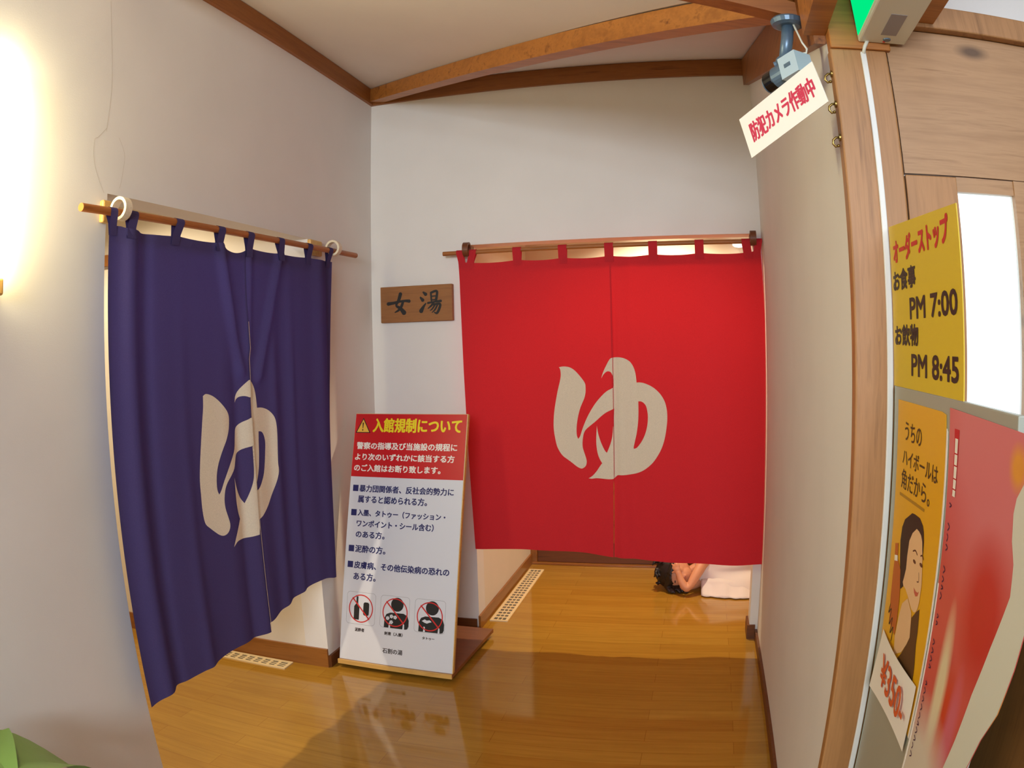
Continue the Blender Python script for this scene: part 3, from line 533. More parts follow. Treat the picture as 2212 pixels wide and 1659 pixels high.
for s, a, b, c, d in (('泥酔者', 0.0755, 0.1258, 0.1425, 0.1605), ('刺青（入墨）', 0.2295, 0.3235, 0.1430, 0.1605), ('タトゥー', 0.420, 0.480, 0.1440, 0.1572), ('石割の湯', 0.2247, 0.3267, 0.0565, 0.0815)): bm = new(); text(bm, pl, s, a, b, c, d, 0.0009, 0.0007); obj('caption_lettering', bm, M['tblack'], t)
bm = new(); shape(bm, pl, [(0.0065, 1.088), (0.0435, 1.1615), (0.0865, 1.0885)], 0.0012); k = obj('warning_triangle', bm, M['ink'], t)
bm = new(); shape(bm, pl, [(0.0135, 1.0915), (0.0437, 1.1535), (0.0795, 1.092)], 0.0015); obj('triangle_field', bm, M['amber'], k)
bm = new(); shape(bm, pl, [(0.0405, 1.1375), (0.0475, 1.1375), (0.0455, 1.110), (0.0425, 1.110)], 0.0018); shape(bm, pl, ellipse(0.044, 1.102, 0.0035, 0.0035, 14), 0.0018); obj('exclamation_mark', bm, M['ink'], k)
def rrect(a0, a1, b0, b1, r, n=6):
    o = []
    for cx, cy, s in ((a1 - r, b1 - r, 0), (a0 + r, b1 - r, 90), (a0 + r, b0 + r, 180), (a1 - r, b0 + r, 270)): o += [(cx + r * math.cos(math.radians(s + 90 * i / n)), cy + r * math.sin(math.radians(s + 90 * i / n))) for i in range(n + 1)]
    return o
for idx, (a0, a1, b0, b1) in enumerate(((0.0265, 0.177, 0.177, 0.331), (0.2035, 0.3505, 0.179, 0.330), (0.3765, 0.526, 0.1765, 0.330))):
    bm = new(); o_, i_ = rrect(a0, a1, b0, b1, 0.016), rrect(a0 + 0.0011, a1 - 0.0011, b0 + 0.0011, b1 - 0.0011, 0.015)
    A = [bm.verts.new(pl.p(x, y, 0.0008)) for x, y in o_]; Bq = [bm.verts.new(pl.p(x, y, 0.0008)) for x, y in i_]
    for i in range(len(A)): bm.faces.new((A[i], A[(i + 1) % len(A)], Bq[(i + 1) % len(A)], Bq[i]))
    k = obj('pictogram_frame', bm, M['greyline'], t)
    bm = new()
    if idx == 0:
        shape(bm, pl, [(0.066, 0.199), (0.094, 0.199), (0.094, 0.262), (0.0865, 0.276), (0.086, 0.31), (0.0765, 0.31), (0.076, 0.276), (0.066, 0.262)], 0.0009); shape(bm, pl, rrect(0.1145, 0.1445, 0.222, 0.2855, 0.010), 0.0009)
    else:
        s = 0.0 if idx == 1 else 0.1735
        shape(bm, pl, ellipse(0.2885 + s, 0.2915, 0.0315, 0.0325), 0.0009)
        shape(bm, pl, [(0.2255 + s, 0.1795), (0.227 + s, 0.225), (0.236 + s, 0.243), (0.256 + s, 0.2515), (0.322 + s, 0.2525), (0.342 + s, 0.243), (0.3492 + s, 0.222), (0.3492 + s, 0.195), (0.344 + s, 0.1825), (0.334 + s, 0.1795)], 0.0009)
    obj('silhouette', bm, M['ink'], k)
    if idx:
        bm = new(); s = 0.0 if idx == 1 else 0.1735
        if idx == 1:
            for cx, cy in ((0.243, 0.224), (0.262, 0.234), (0.281, 0.231), (0.262, 0.207)):
                for q in range(5): shape(bm, pl, ellipse(cx + 0.0052 * math.cos(q * 1.2566), cy + 0.0052 * math.sin(q * 1.2566), 0.0044, 0.0044, 10), 0.0011)
        else: shape(bm, pl, [(0.414, 0.229), (0.428, 0.238), (0.438, 0.233), (0.452, 0.236), (0.462, 0.228), (0.450, 0.224), (0.440, 0.219), (0.428, 0.222)], 0.0011)
        obj('tattoo_marks', bm, M['signwhite'], k); bm = new()
        for x in (0.249, 0.320): shape(bm, pl, [(x + s, 0.1795), (x + 0.009 + s, 0.1795), (x + 0.008 + s, 0.202), (x + 0.002 + s, 0.205)], 0.0011)
        obj('arm_gaps', bm, M['signwhite'], k)
    bm = new(); cx, cy = ((0.102, 0.2535), (0.279, 0.2535), (0.4515, 0.252))[idx]; rx, ry = 0.0635, 0.067
    annulus(bm, pl, cx, cy, rx, ry, 0.0052, 0.0014); c = 0.70; stroke(bm, pl, [(cx - rx * c, cy + ry * c), (cx, cy), (cx + rx * c, cy - ry * c)], 0.0062, 0.0015); obj('prohibition_ring', bm, M['pred'], k)
bm = new()
for a, b in ((SO + SU * 0.0 + Vector((0, -0.012, -0.017)), 0.60),): prism(bm, [a, a + SU * SW, a + SU * SW + Vector((0.026, 0.60, 0)), a + Vector((0.026, 0.60, 0))], (0, 0, 0.018))
obj('base_board', bm, M['lauan'], t)
bm = new(); a = SO + Vector((0, -0.020, -0.018)); prism(bm, [a, a + SU * SW, a + SU * SW + Vector((0, 0.010, 0)), a + Vector((0, 0.010, 0))], (0, 0, 0.021)); obj('front_batten', bm, M['ply'], t)
for a, dy in ((0.045, 0.03), (SW - 0.045, 0.03), (0.06, 0.52), (SW - 0.03, 0.52)):
    c = SO + SU * a; c = Vector((c.x, c.y + dy, 0.0115)); k = None
    bm = new(); ring(bm, c, (1, 0, 0), 0.003, 0.0112, 0.012, 20); k = obj('caster', bm, M['rubber'], t)
    bm = new(); box(bm, c.x - 0.010, c.x + 0.010, c.y - 0.004, c.y + 0.004, 0.0115, 0.0225); obj('caster_fork', bm, M['caster'], k)

# ------------------------------------------------------------------ floor vents
def vent(x0, x1, y0, y1, label, along):
    t = thing('floor_vent', ((x0 + x1) / 2, (y0 + y1) / 2, 0), label, 'vent', 'ivory floor vents')
    bm = new(); f = 0.016
    for a in ((x0, x1, y0, y0 + f), (x0, x1, y1 - f, y1), (x0, x0 + f, y0 + f, y1 - f), (x1 - f, x1, y0 + f, y1 - f)): box(bm, *a, 0, 0.006)
    obj('frame', bm, M['vent'], t)
    bm = new(); box(bm, x0 + f, x1 - f, y0 + f, y1 - f, 0.0, 0.0015); obj('opening', bm, M['ventd'], t)
    bm = new(); L = (y1 - y0) if along == 'y' else (x1 - x0); n = int((L - 2 * f) / 0.045); p = (L - 2 * f) / n
    for k in range(1, n):
        if along == 'y': box(bm, x0 + f, x1 - f, y0 + f + k * p - 0.008, y0 + f + k * p + 0.008, 0.0015, 0.005)
        else: box(bm, x0 + f + k * p - 0.008, x0 + f + k * p + 0.008, y0 + f, y1 - f, 0.0015, 0.005)
    for q in (1, 2):
        if along == 'y': xm = x0 + f + (x1 - x0 - 2 * f) * q / 3; box(bm, xm - 0.0025, xm + 0.0025, y0 + f, y1 - f, 0.0015, 0.0048)
        else: ym = y0 + f + (y1 - y0 - 2 * f) * q / 3; box(bm, x0 + f, x1 - f, ym - 0.0025, ym + 0.0025, 0.0015, 0.0048)
    obj('grille', bm, M['vent'], t)
vent(0.562, 0.662, 0.122, 1.112, 'long ivory floor vent along the baseboard under the red curtain', 'y')
vent(-0.78, -0.190, -0.800, -0.712, 'ivory floor vent along the baseboard under the blue curtain', 'x')

# ------------------------------------------------------------------ wall lamp at the left edge
t = thing('wall_lamp', (0, -2.52, 1.70), 'glowing white wall lamp at the left edge of the left wall', 'lamp')
bm = new(); rows = []
for z, s in ((1.700, 0.80), (1.712, 0.93), (1.735, 1.0), (2.20, 1.0), (2.235, 0.95), (2.262, 0.80), (2.276, 0.55), (2.280, 0.2)):
    rows.append([bm.verts.new((0.002 + 0.085 * s * math.cos(math.radians(a)), -2.52 + 0.085 * s * math.sin(math.radians(a)), z)) for a in range(-90, 91, 10)])
for a, q in zip(rows, rows[1:]):
    for k in range(18): bm.faces.new((a[k], a[k + 1], q[k + 1], q[k]))
bm.faces.new(rows[0]); bm.faces.new(rows[-1][::-1])
obj('shade', bm, M['lamp'], t, smooth=True)
bm = new(); box(bm, 0, 0.06, -2.575, -2.455, 1.655, 1.699, 0.006); obj('lower_bracket', bm, M['ply'], t)
bm = new(); WP = Plane((0.0006, 0, 0), (0, 1, 0), (0, 0, 1))
for pts in ([(-2.094, 2.62), (-2.040, 2.435), (-2.018, 2.31), (-2.02, 2.18)], [(-2.02, 2.19), (-2.055, 2.155), (-2.072, 2.14), (-2.064, 2.075), (-2.034, 2.02), (-2.008, 1.985)], [(-1.955, 2.17), (-1.922, 2.12), (-1.926, 2.05), (-1.935, 2.01)]): stroke(bm, WP, pts, 0.0016, 0.0)
wl = bpy.data.objects['wall_left']; obj('plaster_crack', bm, plain('crack_grey', (202, 196, 188), 0.9), wl)

# small lamp glimpsed over the red curtain rod
t = thing('corridor_lamp', (1.955, 1.3, 2.10), 'small bright lamp glimpsed through the gap above the red curtain', 'lamp')
bm = new(); ball(bm, (1.955, 1.25, 2.108), 0.045, (1.0, 0.8, 0.45)); obj('globe', bm, M['bulb'], t, smooth=True)
bm = new(); box(bm, 1.93, 1.98, 1.27, 1.30, 2.095, 2.135, 0.003); obj('base_plate', bm, M['white'], t)

# ------------------------------------------------------------------ security camera under the rafter
t = thing('security_camera', (1.913, -2.032, 2.214), 'grey security camera on an arm below the slim tie bar', 'camera')
bm = new(); lathe(bm, (1.913, -2.032, 2.1955), [(0.028, 0), (0.038, 0.004), (0.041, 0.014), (0.038, 0.0185)]); obj('mount_disc', bm, M['cctv'], t, smooth=False)
bm = new(); tube(bm, [(1.912, -2.032, 2.198), (1.905, -2.034, 2.160), (1.893, -2.036, 2.112)], [0.0150, 0.0145, 0.0135], 14); obj('arm', bm, M['cctv'], t, smooth=True)
bm = new(); ball(bm, (1.886, -2.036, 2.103), 0.0155); tube(bm, [(1.868, -2.030, 2.097), (1.902, -2.040, 2.108)], 0.008, 12); obj('ball_joint', bm, M['cctv'], t, smooth=False)
ax = (Vector((1.850, -1.985, 2.066)) - Vector((1.912, -2.065, 2.082))).normalized(); c0 = Vector((1.888, -2.034, 2.074))
side = ax.cross(Vector((0, 0, 1))).normalized(); upv = side.cross(ax)
bm = new(); tube(bm, [c0 - ax * 0.012, c0 + ax * 0.022], 0.0265, 24); obj('housing', bm, M['cctv'], t)
bm = new(); tube(bm, [c0 + ax * 0.022, c0 + ax * 0.026, c0 + ax * 0.052], [0.021, 0.0245, 0.0245], 24); L = obj('lens_barrel', bm, M['lens'], t)
bm = new(); ring(bm, c0 + ax * 0.053, ax, 0.0145, 0.0235, 0.003, 28); obj('lens_rim', bm, M['cctv'], L)
bm = new(); tube(bm, [c0 + ax * 0.0515, c0 + ax * 0.0535], 0.0150, 20); obj('front_glass', bm, M['glass'], L)
bp = c0 - ax * 0.012
bm = new(); prism(bm, [bp + side * a + upv * b for a, b in ((-0.026, -0.026), (0.026, -0.026), (0.026, 0.026), (-0.026, 0.026))], -ax * 0.056); k = obj('body_case', bm, M['cctvl'], t)
q = bp - ax * 0.026 + side * 0.026
if (cam.location - bp).dot(side) < 0: q = bp - ax * 0.026 - side * 0.026
sg = 1 if (cam.location - bp).dot(side) > 0 else -1
bm = new(); prism(bm, [q + ax * a + upv * b for a, b in ((-0.010, -0.004), (0.010, -0.004), (0.010, 0.005), (-0.010, 0.005))], side * sg * 0.0012); obj('button', bm, M['cctv'], k)
bm = new(); tube(bm, [(1.924, -2.045, 2.197), (1.938, -2.045, 2.150), (1.947, -2.045, 2.134), (1.944, -2.045, 2.124), (1.925, -2.043, 2.121), (1.905, -2.040, 2.120)], 0.0026, 8); obj('cable', bm, M['plastic'], t, smooth=True)
# card hung from the camera
cA, cB, cC, cD = Vector((1.775, -2.008, 1.974)), Vector((1.928, -2.192, 2.046)), Vector((1.945, -2.214, 1.952)), Vector((1.796, -2.03, 1.878))
cA, cB, cC, cD = (cam.location + (q - cam.location) * 0.965 for q in (cA, cB, cC, cD))
cu = ((cB - cA) + (cC - cD)).normalized(); cv = ((cA - cD) + (cB - cC)); cv = (cv - cu * cv.dot(cu)).normalized(); ctr = (cA + cB + cC + cD) / 4
cw, ch = ((cB - cA).length + (cC - cD).length) / 2, ((cA - cD).length + (cB - cC).length) / 2
pl = Plane(ctr - cu * cw / 2 - cv * ch / 2, cu, cv)
if pl.n.dot(cam.location - ctr) < 0: pl.n = -pl.n
t = thing('warning_card', ctr - cv * ch / 2, 'tilted white card with crimson lettering hanging from the security camera', 'sign')
bm = new(); prism(bm, [pl.p(a, b, -0.0018) for a, b in ((0, 0), (cw, 0), (cw, ch), (0, ch))], pl.n * 0.0018); obj('card', bm, M['paper'], t)
bm = new(); text(bm, pl, '防犯カメラ作動中', cw * 0.085, cw * 0.93, ch * 0.27, ch * 0.75, 0.0004, 0.0015); obj('lettering', bm, M['pinkt'], t, recalc=False)
bm = new(); tube(bm, [ctr + cv * ch / 2 - cu * 0.012, bp - ax * 0.03 - upv * 0.0265], 0.0012, 6); obj('hanging_wire', bm, M['cctv'], t)

# ------------------------------------------------------------------ exit light box and its cable
t = thing('exit_light', (2.108, -2.2, 2.12), 'white exit light box with glowing green face above the post', 'exit sign')
bm = new(); box(bm, 2.052, 2.164, -2.52, -2.133, 2.121, 2.30, 0.004); obj('box', bm, M['plastic'], t)
bm = new(); box(bm, 2.0505, 2.0522, -2.505, -2.145, 2.133, 2.288); obj('green_panel', bm, M['green'], t)
bm = new(); box(bm, 2.094, 2.130, -2.30, -2.185, 2.1202, 2.1212); k = obj('label_sticker', bm, plain('sticker_grey', (150, 146, 150), 0.6), t)
bm = new(); lathe(bm, (2.114, -2.160, 2.1185), [(0.0085, 0.0), (0.0095, 0.0026)]); obj('test_button', bm, M['cctv'], t)
bm = new(); lathe(bm, (2.110, -2.146, 2.1192), [(0.003, 0.0), (0.0035, 0.0018)]); obj('indicator', bm, M['pred'], t)
t = thing('cable_duct', (2.0595, -2.13, 0), 'thin white cable duct running down the light wooden post', 'cable duct')
bm = new(); box(bm, 2.053, 2.066, -2.134, -2.126, 0, 2.098, 0.002); obj('duct', bm, M['white'], t)
bm = new(); tube(bm, [(2.060, -2.133, 2.094), (2.064, -2.137, 2.108), (2.073, -2.141, 2.124)], 0.0042, 8); obj('cable_end', bm, M['plastic'], t, smooth=True)
# brass hooks screwed into the post's edge
for z, lab in ((2.05, 'topmost of three small brass hooks on the post edge'), (1.98, 'middle of three small brass hooks on the post edge'), (1.905, 'lowest of three small brass hooks on the post edge')):
    t = thing('screw_hook', (1.9845, -2.108, z), lab, 'hook', 'brass hooks on the post edge')
    bm = new(); tube(bm, [(1.986, -2.108, z), (1.981, -2.108, z)], 0.008, 14); obj('rosette', bm, M['brass'], t)
    bm = new(); tube(bm, [(1.9825, -2.108, z), (1.975, -2.108, z), (1.968, -2.108, z - 0.006), (1.967, -2.108, z - 0.014), (1.972, -2.108, z - 0.020), (1.978, -2.108, z - 0.018)], 0.0028, 10); ball(bm, (1.9785, -2.108, z - 0.018), 0.0036, seg=10); obj('hook_wire', bm, M['brass'], t, smooth=True)

# ------------------------------------------------------------------ partition screen with posters on its face
t = thing('partition_screen', (2.085, -2.48, 0), 'grey partition screen with pale green edge, covered in posters', 'partition')
bm = new(); box(bm, 2.065, 2.077, -2.792, -2.150, 0.0, 1.392, 0.002); obj('panel', bm, M['lamgrey'], t)
bm = new(); prism(bm, [(2.084 + 0.0192 * math.cos(math.radians(a)), -2.1502 + 0.0140 * math.sin(math.radians(a)), 0.0) for a in range(0, 181, 15)], (0, 0, 1.392)); obj('rounded_edge', bm, M['edge'], t, smooth=False)
t = thing('wooden_counter', (2.5, -2.75, 0), 'dark brown wooden counter behind the right edge of the pink poster', 'counter')
bm = new(); box(bm, 2.16, 2.84, -3.28, -2.22, 0.06, 1.20, 0.003); obj('body', bm, M['brown'], t)
bm = new(); box(bm, 2.13, 2.87, -3.31, -2.19, 1.20, 1.235, 0.006); obj('top', bm, M['brown'], t)
bm = new(); box(bm, 2.18, 2.82, -3.26, -2.24, 0.0, 0.06); obj('plinth', bm, M['dark'], t)
SIDE = Plane((2.065, 0, 0), (0, -1, 0), (0, 0, 1))
# yellow order-stop notice standing on the cabinet's top edge
t = thing('order_notice', (2.065, -2.36, 1.392), 'yellow last-order notice standing on the top edge of the grey partition', 'notice')
bm = new(); prism(bm, [(2.064, -2.1465, 1.393), (2.064, -2.576, 1.393), (2.064, -2.578, 1.684), (2.064, -2.147, 1.709)], (0.0018, 0, 0)); obj('sheet', bm, M['skypaper'], t)
NP = Plane((2.0638, 0, 0), (0, -1, 0), (0, 0, 1))
bm = new(); text(bm, NP, 'オーダーストップ', 2.172, 2.533, 1.630, 1.678, 0.0004, 0.0026); obj('red_lettering', bm, M['tred'], t)
for s, a, b, c, d in (('お食事', 2.160, 2.325, 1.577, 1.618), ('PM 7:00', 2.275, 2.555, 1.5195, 1.560), ('お飲物', 2.160, 2.329, 1.4715, 1.512), ('PM 8:45', 2.279, 2.5545, 1.417, 1.458)):
    bm = new(); text(bm, NP, s, a, b, c, d, 0.0004, 0.0019); obj('black_lettering', bm, M['tblack'], t)
# orange highball poster
t = thing('highball_poster', (2.064, -2.34, 0.80), 'orange drink poster with a smiling woman on the grey partition', 'poster')
bm = new(); prism(bm, [(2.0632, -2.184, 0.80), (2.0632, -2.503, 0.80), (2.0632, -2.503, 1.25), (2.0632, -2.493, 1.366), (2.0632, -2.47, 1.369), (2.0632, -2.186, 1.368)], (0.0012, 0, 0)); obj('sheet', bm, M['orange'], t)
bm = new(); prism(bm, [(2.0629, -2.499, 0.80), (2.0629, -2.506, 0.80), (2.0629, -2.506, 1.34), (2.0629, -2.499, 1.345)], (0.0015, 0, 0)); obj('white_border', bm, M['paper'], t)
OP = Plane((2.0630, 0, 0), (0, -1, 0), (0, 0, 1))
brn = plain('slogan_brown', (70, 44, 10), 0.5)
for s, a, b, c, d in (('うちの', 2.242, 2.357, 1.296, 1.331), ('ハイボールは', 2.232, 2.464, 1.249, 1.280), ('角だから。', 2.229, 2.425, 1.203, 1.241)):
    bm = new(); text(bm, OP, s, a, b, c, d, 0.0004, 0.0004); obj('slogan_lettering', bm, brn, t)
bm = new(); shape(bm, OP, [(2.222, 1.187), (2.398, 1.190), (2.398, 1.1955), (2.222, 1.1925)], 0.0003); obj('small_print', bm, plain('small_print', (168, 124, 20), 0.5), t)
bm = new(); shape(bm, OP, [(2.3012, 1.1621), (2.3223, 1.172), (2.3423, 1.174), (2.3757, 1.1742), (2.3971, 1.1659), (2.4056, 1.157), (2.412, 1.141), (2.414, 1.12), (2.405, 1.10), (2.34, 1.03), (2.3127, 1.0311), (2.2883, 1.0155), (2.275, 1.04), (2.2623, 1.071), (2.2534, 1.103), (2.2588, 1.1311), (2.275, 1.150)], 0.0004); p = obj('printed_hair', bm, plain('print_hair', (46, 26, 16), 0.5), t)
bm = new(); shape(bm, OP, [(2.4119, 1.0113), (2.4319, 1.0241), (2.440, 0.985), (2.4416, 0.96), (2.455, 0.92), (2.464, 0.86), (2.30, 0.86), (2.3555, 0.9077), (2.385, 0.94), (2.3961, 0.9565), (2.3895, 0.9927)], 0.0004); obj('printed_blouse', bm, plain('print_blouse', (88, 56, 20), 0.5), t)
bm = new(); shape(bm, OP, [(2.3144, 0.9956), (2.3483, 1.0169), (2.385, 1.0), (2.3895, 0.9827), (2.3961, 0.9565), (2.380, 0.935), (2.3542, 0.9097), (2.3027, 0.8844), (2.2927, 0.92), (2.3026, 0.9689)], 0.0005); obj('printed_shoulder', bm, plain('print_skin', (226, 186, 140), 0.5), t)
bm = new(); shape(bm, OP, [(2.3615, 1.152), (2.378, 1.151), (2.3925, 1.1473), (2.4027, 1.1389), (2.412, 1.1159), (2.421, 1.0875), (2.4266, 1.0662), (2.4249, 1.0358), (2.4209, 1.022), (2.4119, 1.0113), (2.399, 1.007), (2.382, 1.0068), (2.3653, 1.012), (2.3483, 1.0199), (2.3254, 1.0279), (2.3086, 1.0283), (2.301, 1.034), (2.3053, 1.0419), (2.3143, 1.064), (2.3134, 1.09), (2.3185, 1.1189), (2.336, 1.138)], 0.0006); fc = obj('printed_face', bm, plain('print_face', (232, 190, 142), 0.5), t)
bm = new()
for a, b in ((2.366, 1.0925), (2.410, 1.0985)): shape(bm, OP, ellipse(a, b, 0.010, 0.0035, 16), 0.0008)
stroke(bm, OP, [(2.350, 1.108), (2.366, 1.113), (2.380, 1.109)], 0.003, 0.0008); stroke(bm, OP, [(2.402, 1.113), (2.412, 1.116), (2.421, 1.112)], 0.003, 0.0008); stroke(bm, OP, [(2.402, 1.082), (2.407, 1.068), (2.396, 1.064)], 0.0022, 0.0008)
obj('printed_features', bm, plain('print_dark', (96, 52, 24), 0.5), fc)
bm = new(); shape(bm, OP, [(2.380, 1.0485), (2.394, 1.0455), (2.408, 1.047), (2.416, 1.0515), (2.410, 1.041), (2.397, 1.0365), (2.386, 1.040)], 0.0008); obj('printed_mouth', bm, plain('print_lips', (196, 96, 72), 0.5), fc)
bm = new(); shape(bm, OP, [(2.2176, 1.0888), (2.2412, 1.0949), (2.246, 1.0655), (2.275, 1.0505), (2.290, 1.00), (2.292, 0.95), (2.2886, 0.92), (2.235, 0.93), (2.222, 0.98), (2.2203, 1.0334), (2.2228, 1.0553)], 0.0007); bt = obj('printed_bottle', bm, plain('print_bottle', (188, 96, 20), 0.4), t)
bm = new(); shape(bm, OP, [(2.221, 1.066), (2.2445, 1.071), (2.247, 1.060), (2.223, 1.055)], 0.0009); obj('printed_bottle_collar', bm, M['paper'], bt)
bm = new(); stroke(bm, OP, [(2.230, 0.965), (2.222, 0.945), (2.242, 0.958), (2.236, 0.925), (2.258, 0.945), (2.252, 0.912), (2.272, 0.930), (2.268, 0.900)], 0.0035, 0.0010); obj('printed_scribble', bm, plain('print_ink', (60, 40, 14), 0.5), t)
# price slip
t = thing('price_slip', (2.058, -2.35, 0.765), 'curled white price slip taped over the orange poster bottom', 'price tag')
bm = new(); nu, nv = 14, 6; g = []
for i in range(nu + 1):
    f = i / nu
    for j in range(nv + 1):
        h = j / nv; y = 2.203 + 0.291 * f - 0.012 * (1 - h) * (1 - f); z = 0.764 + 0.137 * h + 0.008 * math.sin(3 * f) * (1 - h)
        g.append(bm.verts.new((2.0605 - 0.007 * math.sin(f * 3.1) * (0.4 + 0.6 * h) - 0.010 * (1 - h) * (1 - f) ** 2, -y, z)))
for i in range(nu):
    for j in range(nv): bm.faces.new((g[i * (nv + 1) + j], g[(i + 1) * (nv + 1) + j], g[(i + 1) * (nv + 1) + j + 1], g[i * (nv + 1) + j + 1]))
obj('slip', bm, M['paper'], t, smooth=True)
bm = new(); text(bm, Plane((2.0518, 0, 0), (0, -1, 0), (0, 0, 1)), '¥350-', 2.262, 2.470, 0.805, 0.872, 0.0, 0.0018); obj('price_lettering', bm, plain('price_red', (216, 92, 36), 0.5), t)
# pink fruit drink poster
def fruit_mat():
    t = NT('fruit_print'); b = t.bsdf(0.3); tc = t.n('ShaderNodeTexCoord'); col = None
    rgb = t.n('ShaderNodeRGB'); rgb.outputs[0].default_value = lin(206, 84, 78); col = rgb.outputs[0]
    nz = t.n('ShaderNodeTexNoise', Scale=9.0, Detail=2.0); t.l(tc.outputs['Object'], nz.inputs['Vector'])
    for (y, z, ry, rz, c) in ((-0.15, 0.64, 0.30, 0.24, (214, 122, 126)), (-0.18, 0.42, 0.11, 0.13, (196, 44, 40)), (-0.245, 0.63, 0.035, 0.035, (226, 156, 60)), (-0.31, 0.58, 0.03, 0.04, (226, 150, 70)), (-0.28, 0.34, 0.05, 0.05, (222, 150, 60)),
                              (-0.10, 0.22, 0.07, 0.10, (206, 66, 40)), (-0.055, 0.24, 0.035, 0.17, (226, 212, 176)), (-0.14, 0.20, 0.035, 0.14, (206, 100, 120)), (-0.03, 0.06, 0.20, 0.17, (216, 208, 194))):
        mp = t.n('ShaderNodeMapping'); mp.vector_type = 'TEXTURE'; mp.inputs['Location'].default_value = (0, y, z); mp.inputs['Scale'].default_value = (1, ry, rz); t.l(tc.outputs['Object'], mp.inputs[0])
        gr = t.n('ShaderNodeTexGradient', gradient_type='SPHERICAL'); t.l(mp.outputs[0], gr.inputs[0])
        mu = t.n('ShaderNodeMath', operation='MULTIPLY'); t.l(gr.outputs['Fac'], mu.inputs[0]); mu.inputs[1].default_value = 1.7; mu.use_clamp = True
        mx = t.n('ShaderNodeMix', data_type='RGBA'); t.l(mu.outputs[0], mx.inputs[0]); t.l(col, mx.inputs[6]); mx.inputs[7].default_value = lin(*c); col = mx.outputs[2]
    t.l(col, b.inputs['Base Color']); return t.m
t = thing('fruit_drink_poster', (2.064, -2.56, 0.70), 'pink and red drink poster with white swoosh, right of the orange poster', 'poster')
PP = Plane((2.0626, 0, 0), (0, -1, 0), (0, 0, 1))
bm = new(); shape(bm, PP, [(2.509, 0.60), (2.72, 0.60), (2.76, 0.75), (2.812, 0.915), (2.833, 0.972), (2.866, 1.028), (2.885, 1.099), (2.892, 1.146), (2.90, 1.20), (2.905, 1.372), (2.515, 1.379), (2.52, 1.2), (2.518, 1.0), (2.512, 0.85)], 0.0, 0.001)
o = obj('sheet', bm, fruit_mat(), t)
bm = new(); shape(bm, PP, [(2.905, 1.372), (2.86, 1.373), (2.85, 1.34), (2.826, 1.313), (2.808, 1.294), (2.802, 1.274), (2.807, 1.241), (2.822, 1.215), (2.827, 1.175), (2.813, 1.143), (2.791, 1.093), (2.759, 1.009), (2.737, 0.921), (2.715, 0.85), (2.69, 0.60), (2.72, 0.60), (2.76, 0.75), (2.812, 0.915), (2.833, 0.972), (2.866, 1.028), (2.885, 1.099), (2.892, 1.146), (2.90, 1.20)], 0.0004); obj('white_swoosh', bm, plain('print_swoosh', (214, 217, 204), 0.4), t)
bm = new(); shape(bm, PP, [(2.545, 1.250), (2.562, 1.251), (2.566, 1.350), (2.543, 1.350)], 0.0005); k = obj('red_strip', bm, M['signred'], t)
bm = new()
z = 1.338
for hgt in (0.024, 0.018, 0.02, 0.016, 0.012): shape(bm, PP, [(2.548, z - hgt), (2.561, z - hgt), (2.562, z - 0.002), (2.548, z - 0.002)], 0.0008); z -= hgt
obj('strip_marks', bm, M['paper'], k)
bm = new(); random.seed(3)
z = 1.235
while z > 0.78:
    hgt = random.choice((0.006, 0.009, 0.011)); stroke(bm, PP, [(2.538, z), (2.543 + random.random() * 0.006, z - hgt * 0.4), (2.539, z - hgt)], 0.0025, 0.0006); z -= hgt + 0.006 + (0.02 if random.random() < 0.2 else 0)
obj('vertical_print', bm, plain('print_navy', (70, 34, 70), 0.5), t)
bm = new(); prism(bm, [(2.0622, -2.508, 0.60), (2.0622, -2.516, 0.60), (2.0622, -2.523, 1.10), (2.0622, -2.518, 1.10)], (0.001, 0, 0)); obj('white_border', bm, M['paper'], t)

# ------------------------------------------------------------------ plant at the lower left
t = thing('potted_plant', (0.32, -2.98, 0), 'leafy green potted plant at the lower left corner', 'plant')
bm = new(); lathe(bm, (0.32, -2.98, 0), [(0.095, 0), (0.10, 0.01), (0.13, 0.24), (0.14, 0.245), (0.14, 0.275), (0.125, 0.275), (0.12, 0.25)]); pt = obj('pot', bm, M['pot'], t, smooth=False)
bm = new(); lathe(bm, (0.32, -2.98, 0), [(0.119, 0.22), (0.119, 0.255), (0.0, 0.262)]); obj('soil', bm, M['soil'], pt)
def leaf(base, tip, w, droop, up=(0, 0, 1)):
    base, tip = Vector(base), Vector(tip); b = new(); n = 12; d = tip - base; s = d.cross(Vector(up)).normalized(); nn = s.cross(d).normalized(); rows = []
    for i in range(n + 1):
        f = i / n; c = base + d * f + nn * droop * math.sin(math.pi * f); ww = w * (max(0.0, math.sin(math.pi * (0.04 + 0.96 * f) ** 0.8)) ** 0.8) * 0.5 + 0.001
        rows.append([b.verts.new(c + s * ww * k + nn * (abs(k) * ww * 0.25)) for k in (-1, -0.5, 0, 0.5, 1)])
    for a, q in zip(rows, rows[1:]):
        for k in range(4): b.faces.new((a[k], a[k + 1], q[k + 1], q[k]))
    return b
lv = [((0.28, -2.99, 0.60), (0.26, -2.53, 0.40), 0.30, 0.075), ((0.30, -2.97, 0.48), (0.36, -2.58, 0.34), 0.26, 0.06), ((0.27, -2.97, 0.42), (0.12, -2.66, 0.36), 0.22, 0.06), ((0.31, -2.97, 0.45), (0.16, -2.72, 0.62), 0.16, 0.06), ((0.32, -2.98, 0.44), (0.10, -3.10, 0.60), 0.16, 0.05), ((0.33, -2.99, 0.44), (0.42, -3.22, 0.56), 0.16, 0.05), ((0.33, -2.98, 0.40), (0.56, -2.98, 0.44), 0.15, 0.06), ((0.32, -2.98, 0.46), (0.24, -3.02, 0.72), 0.14, 0.03)]
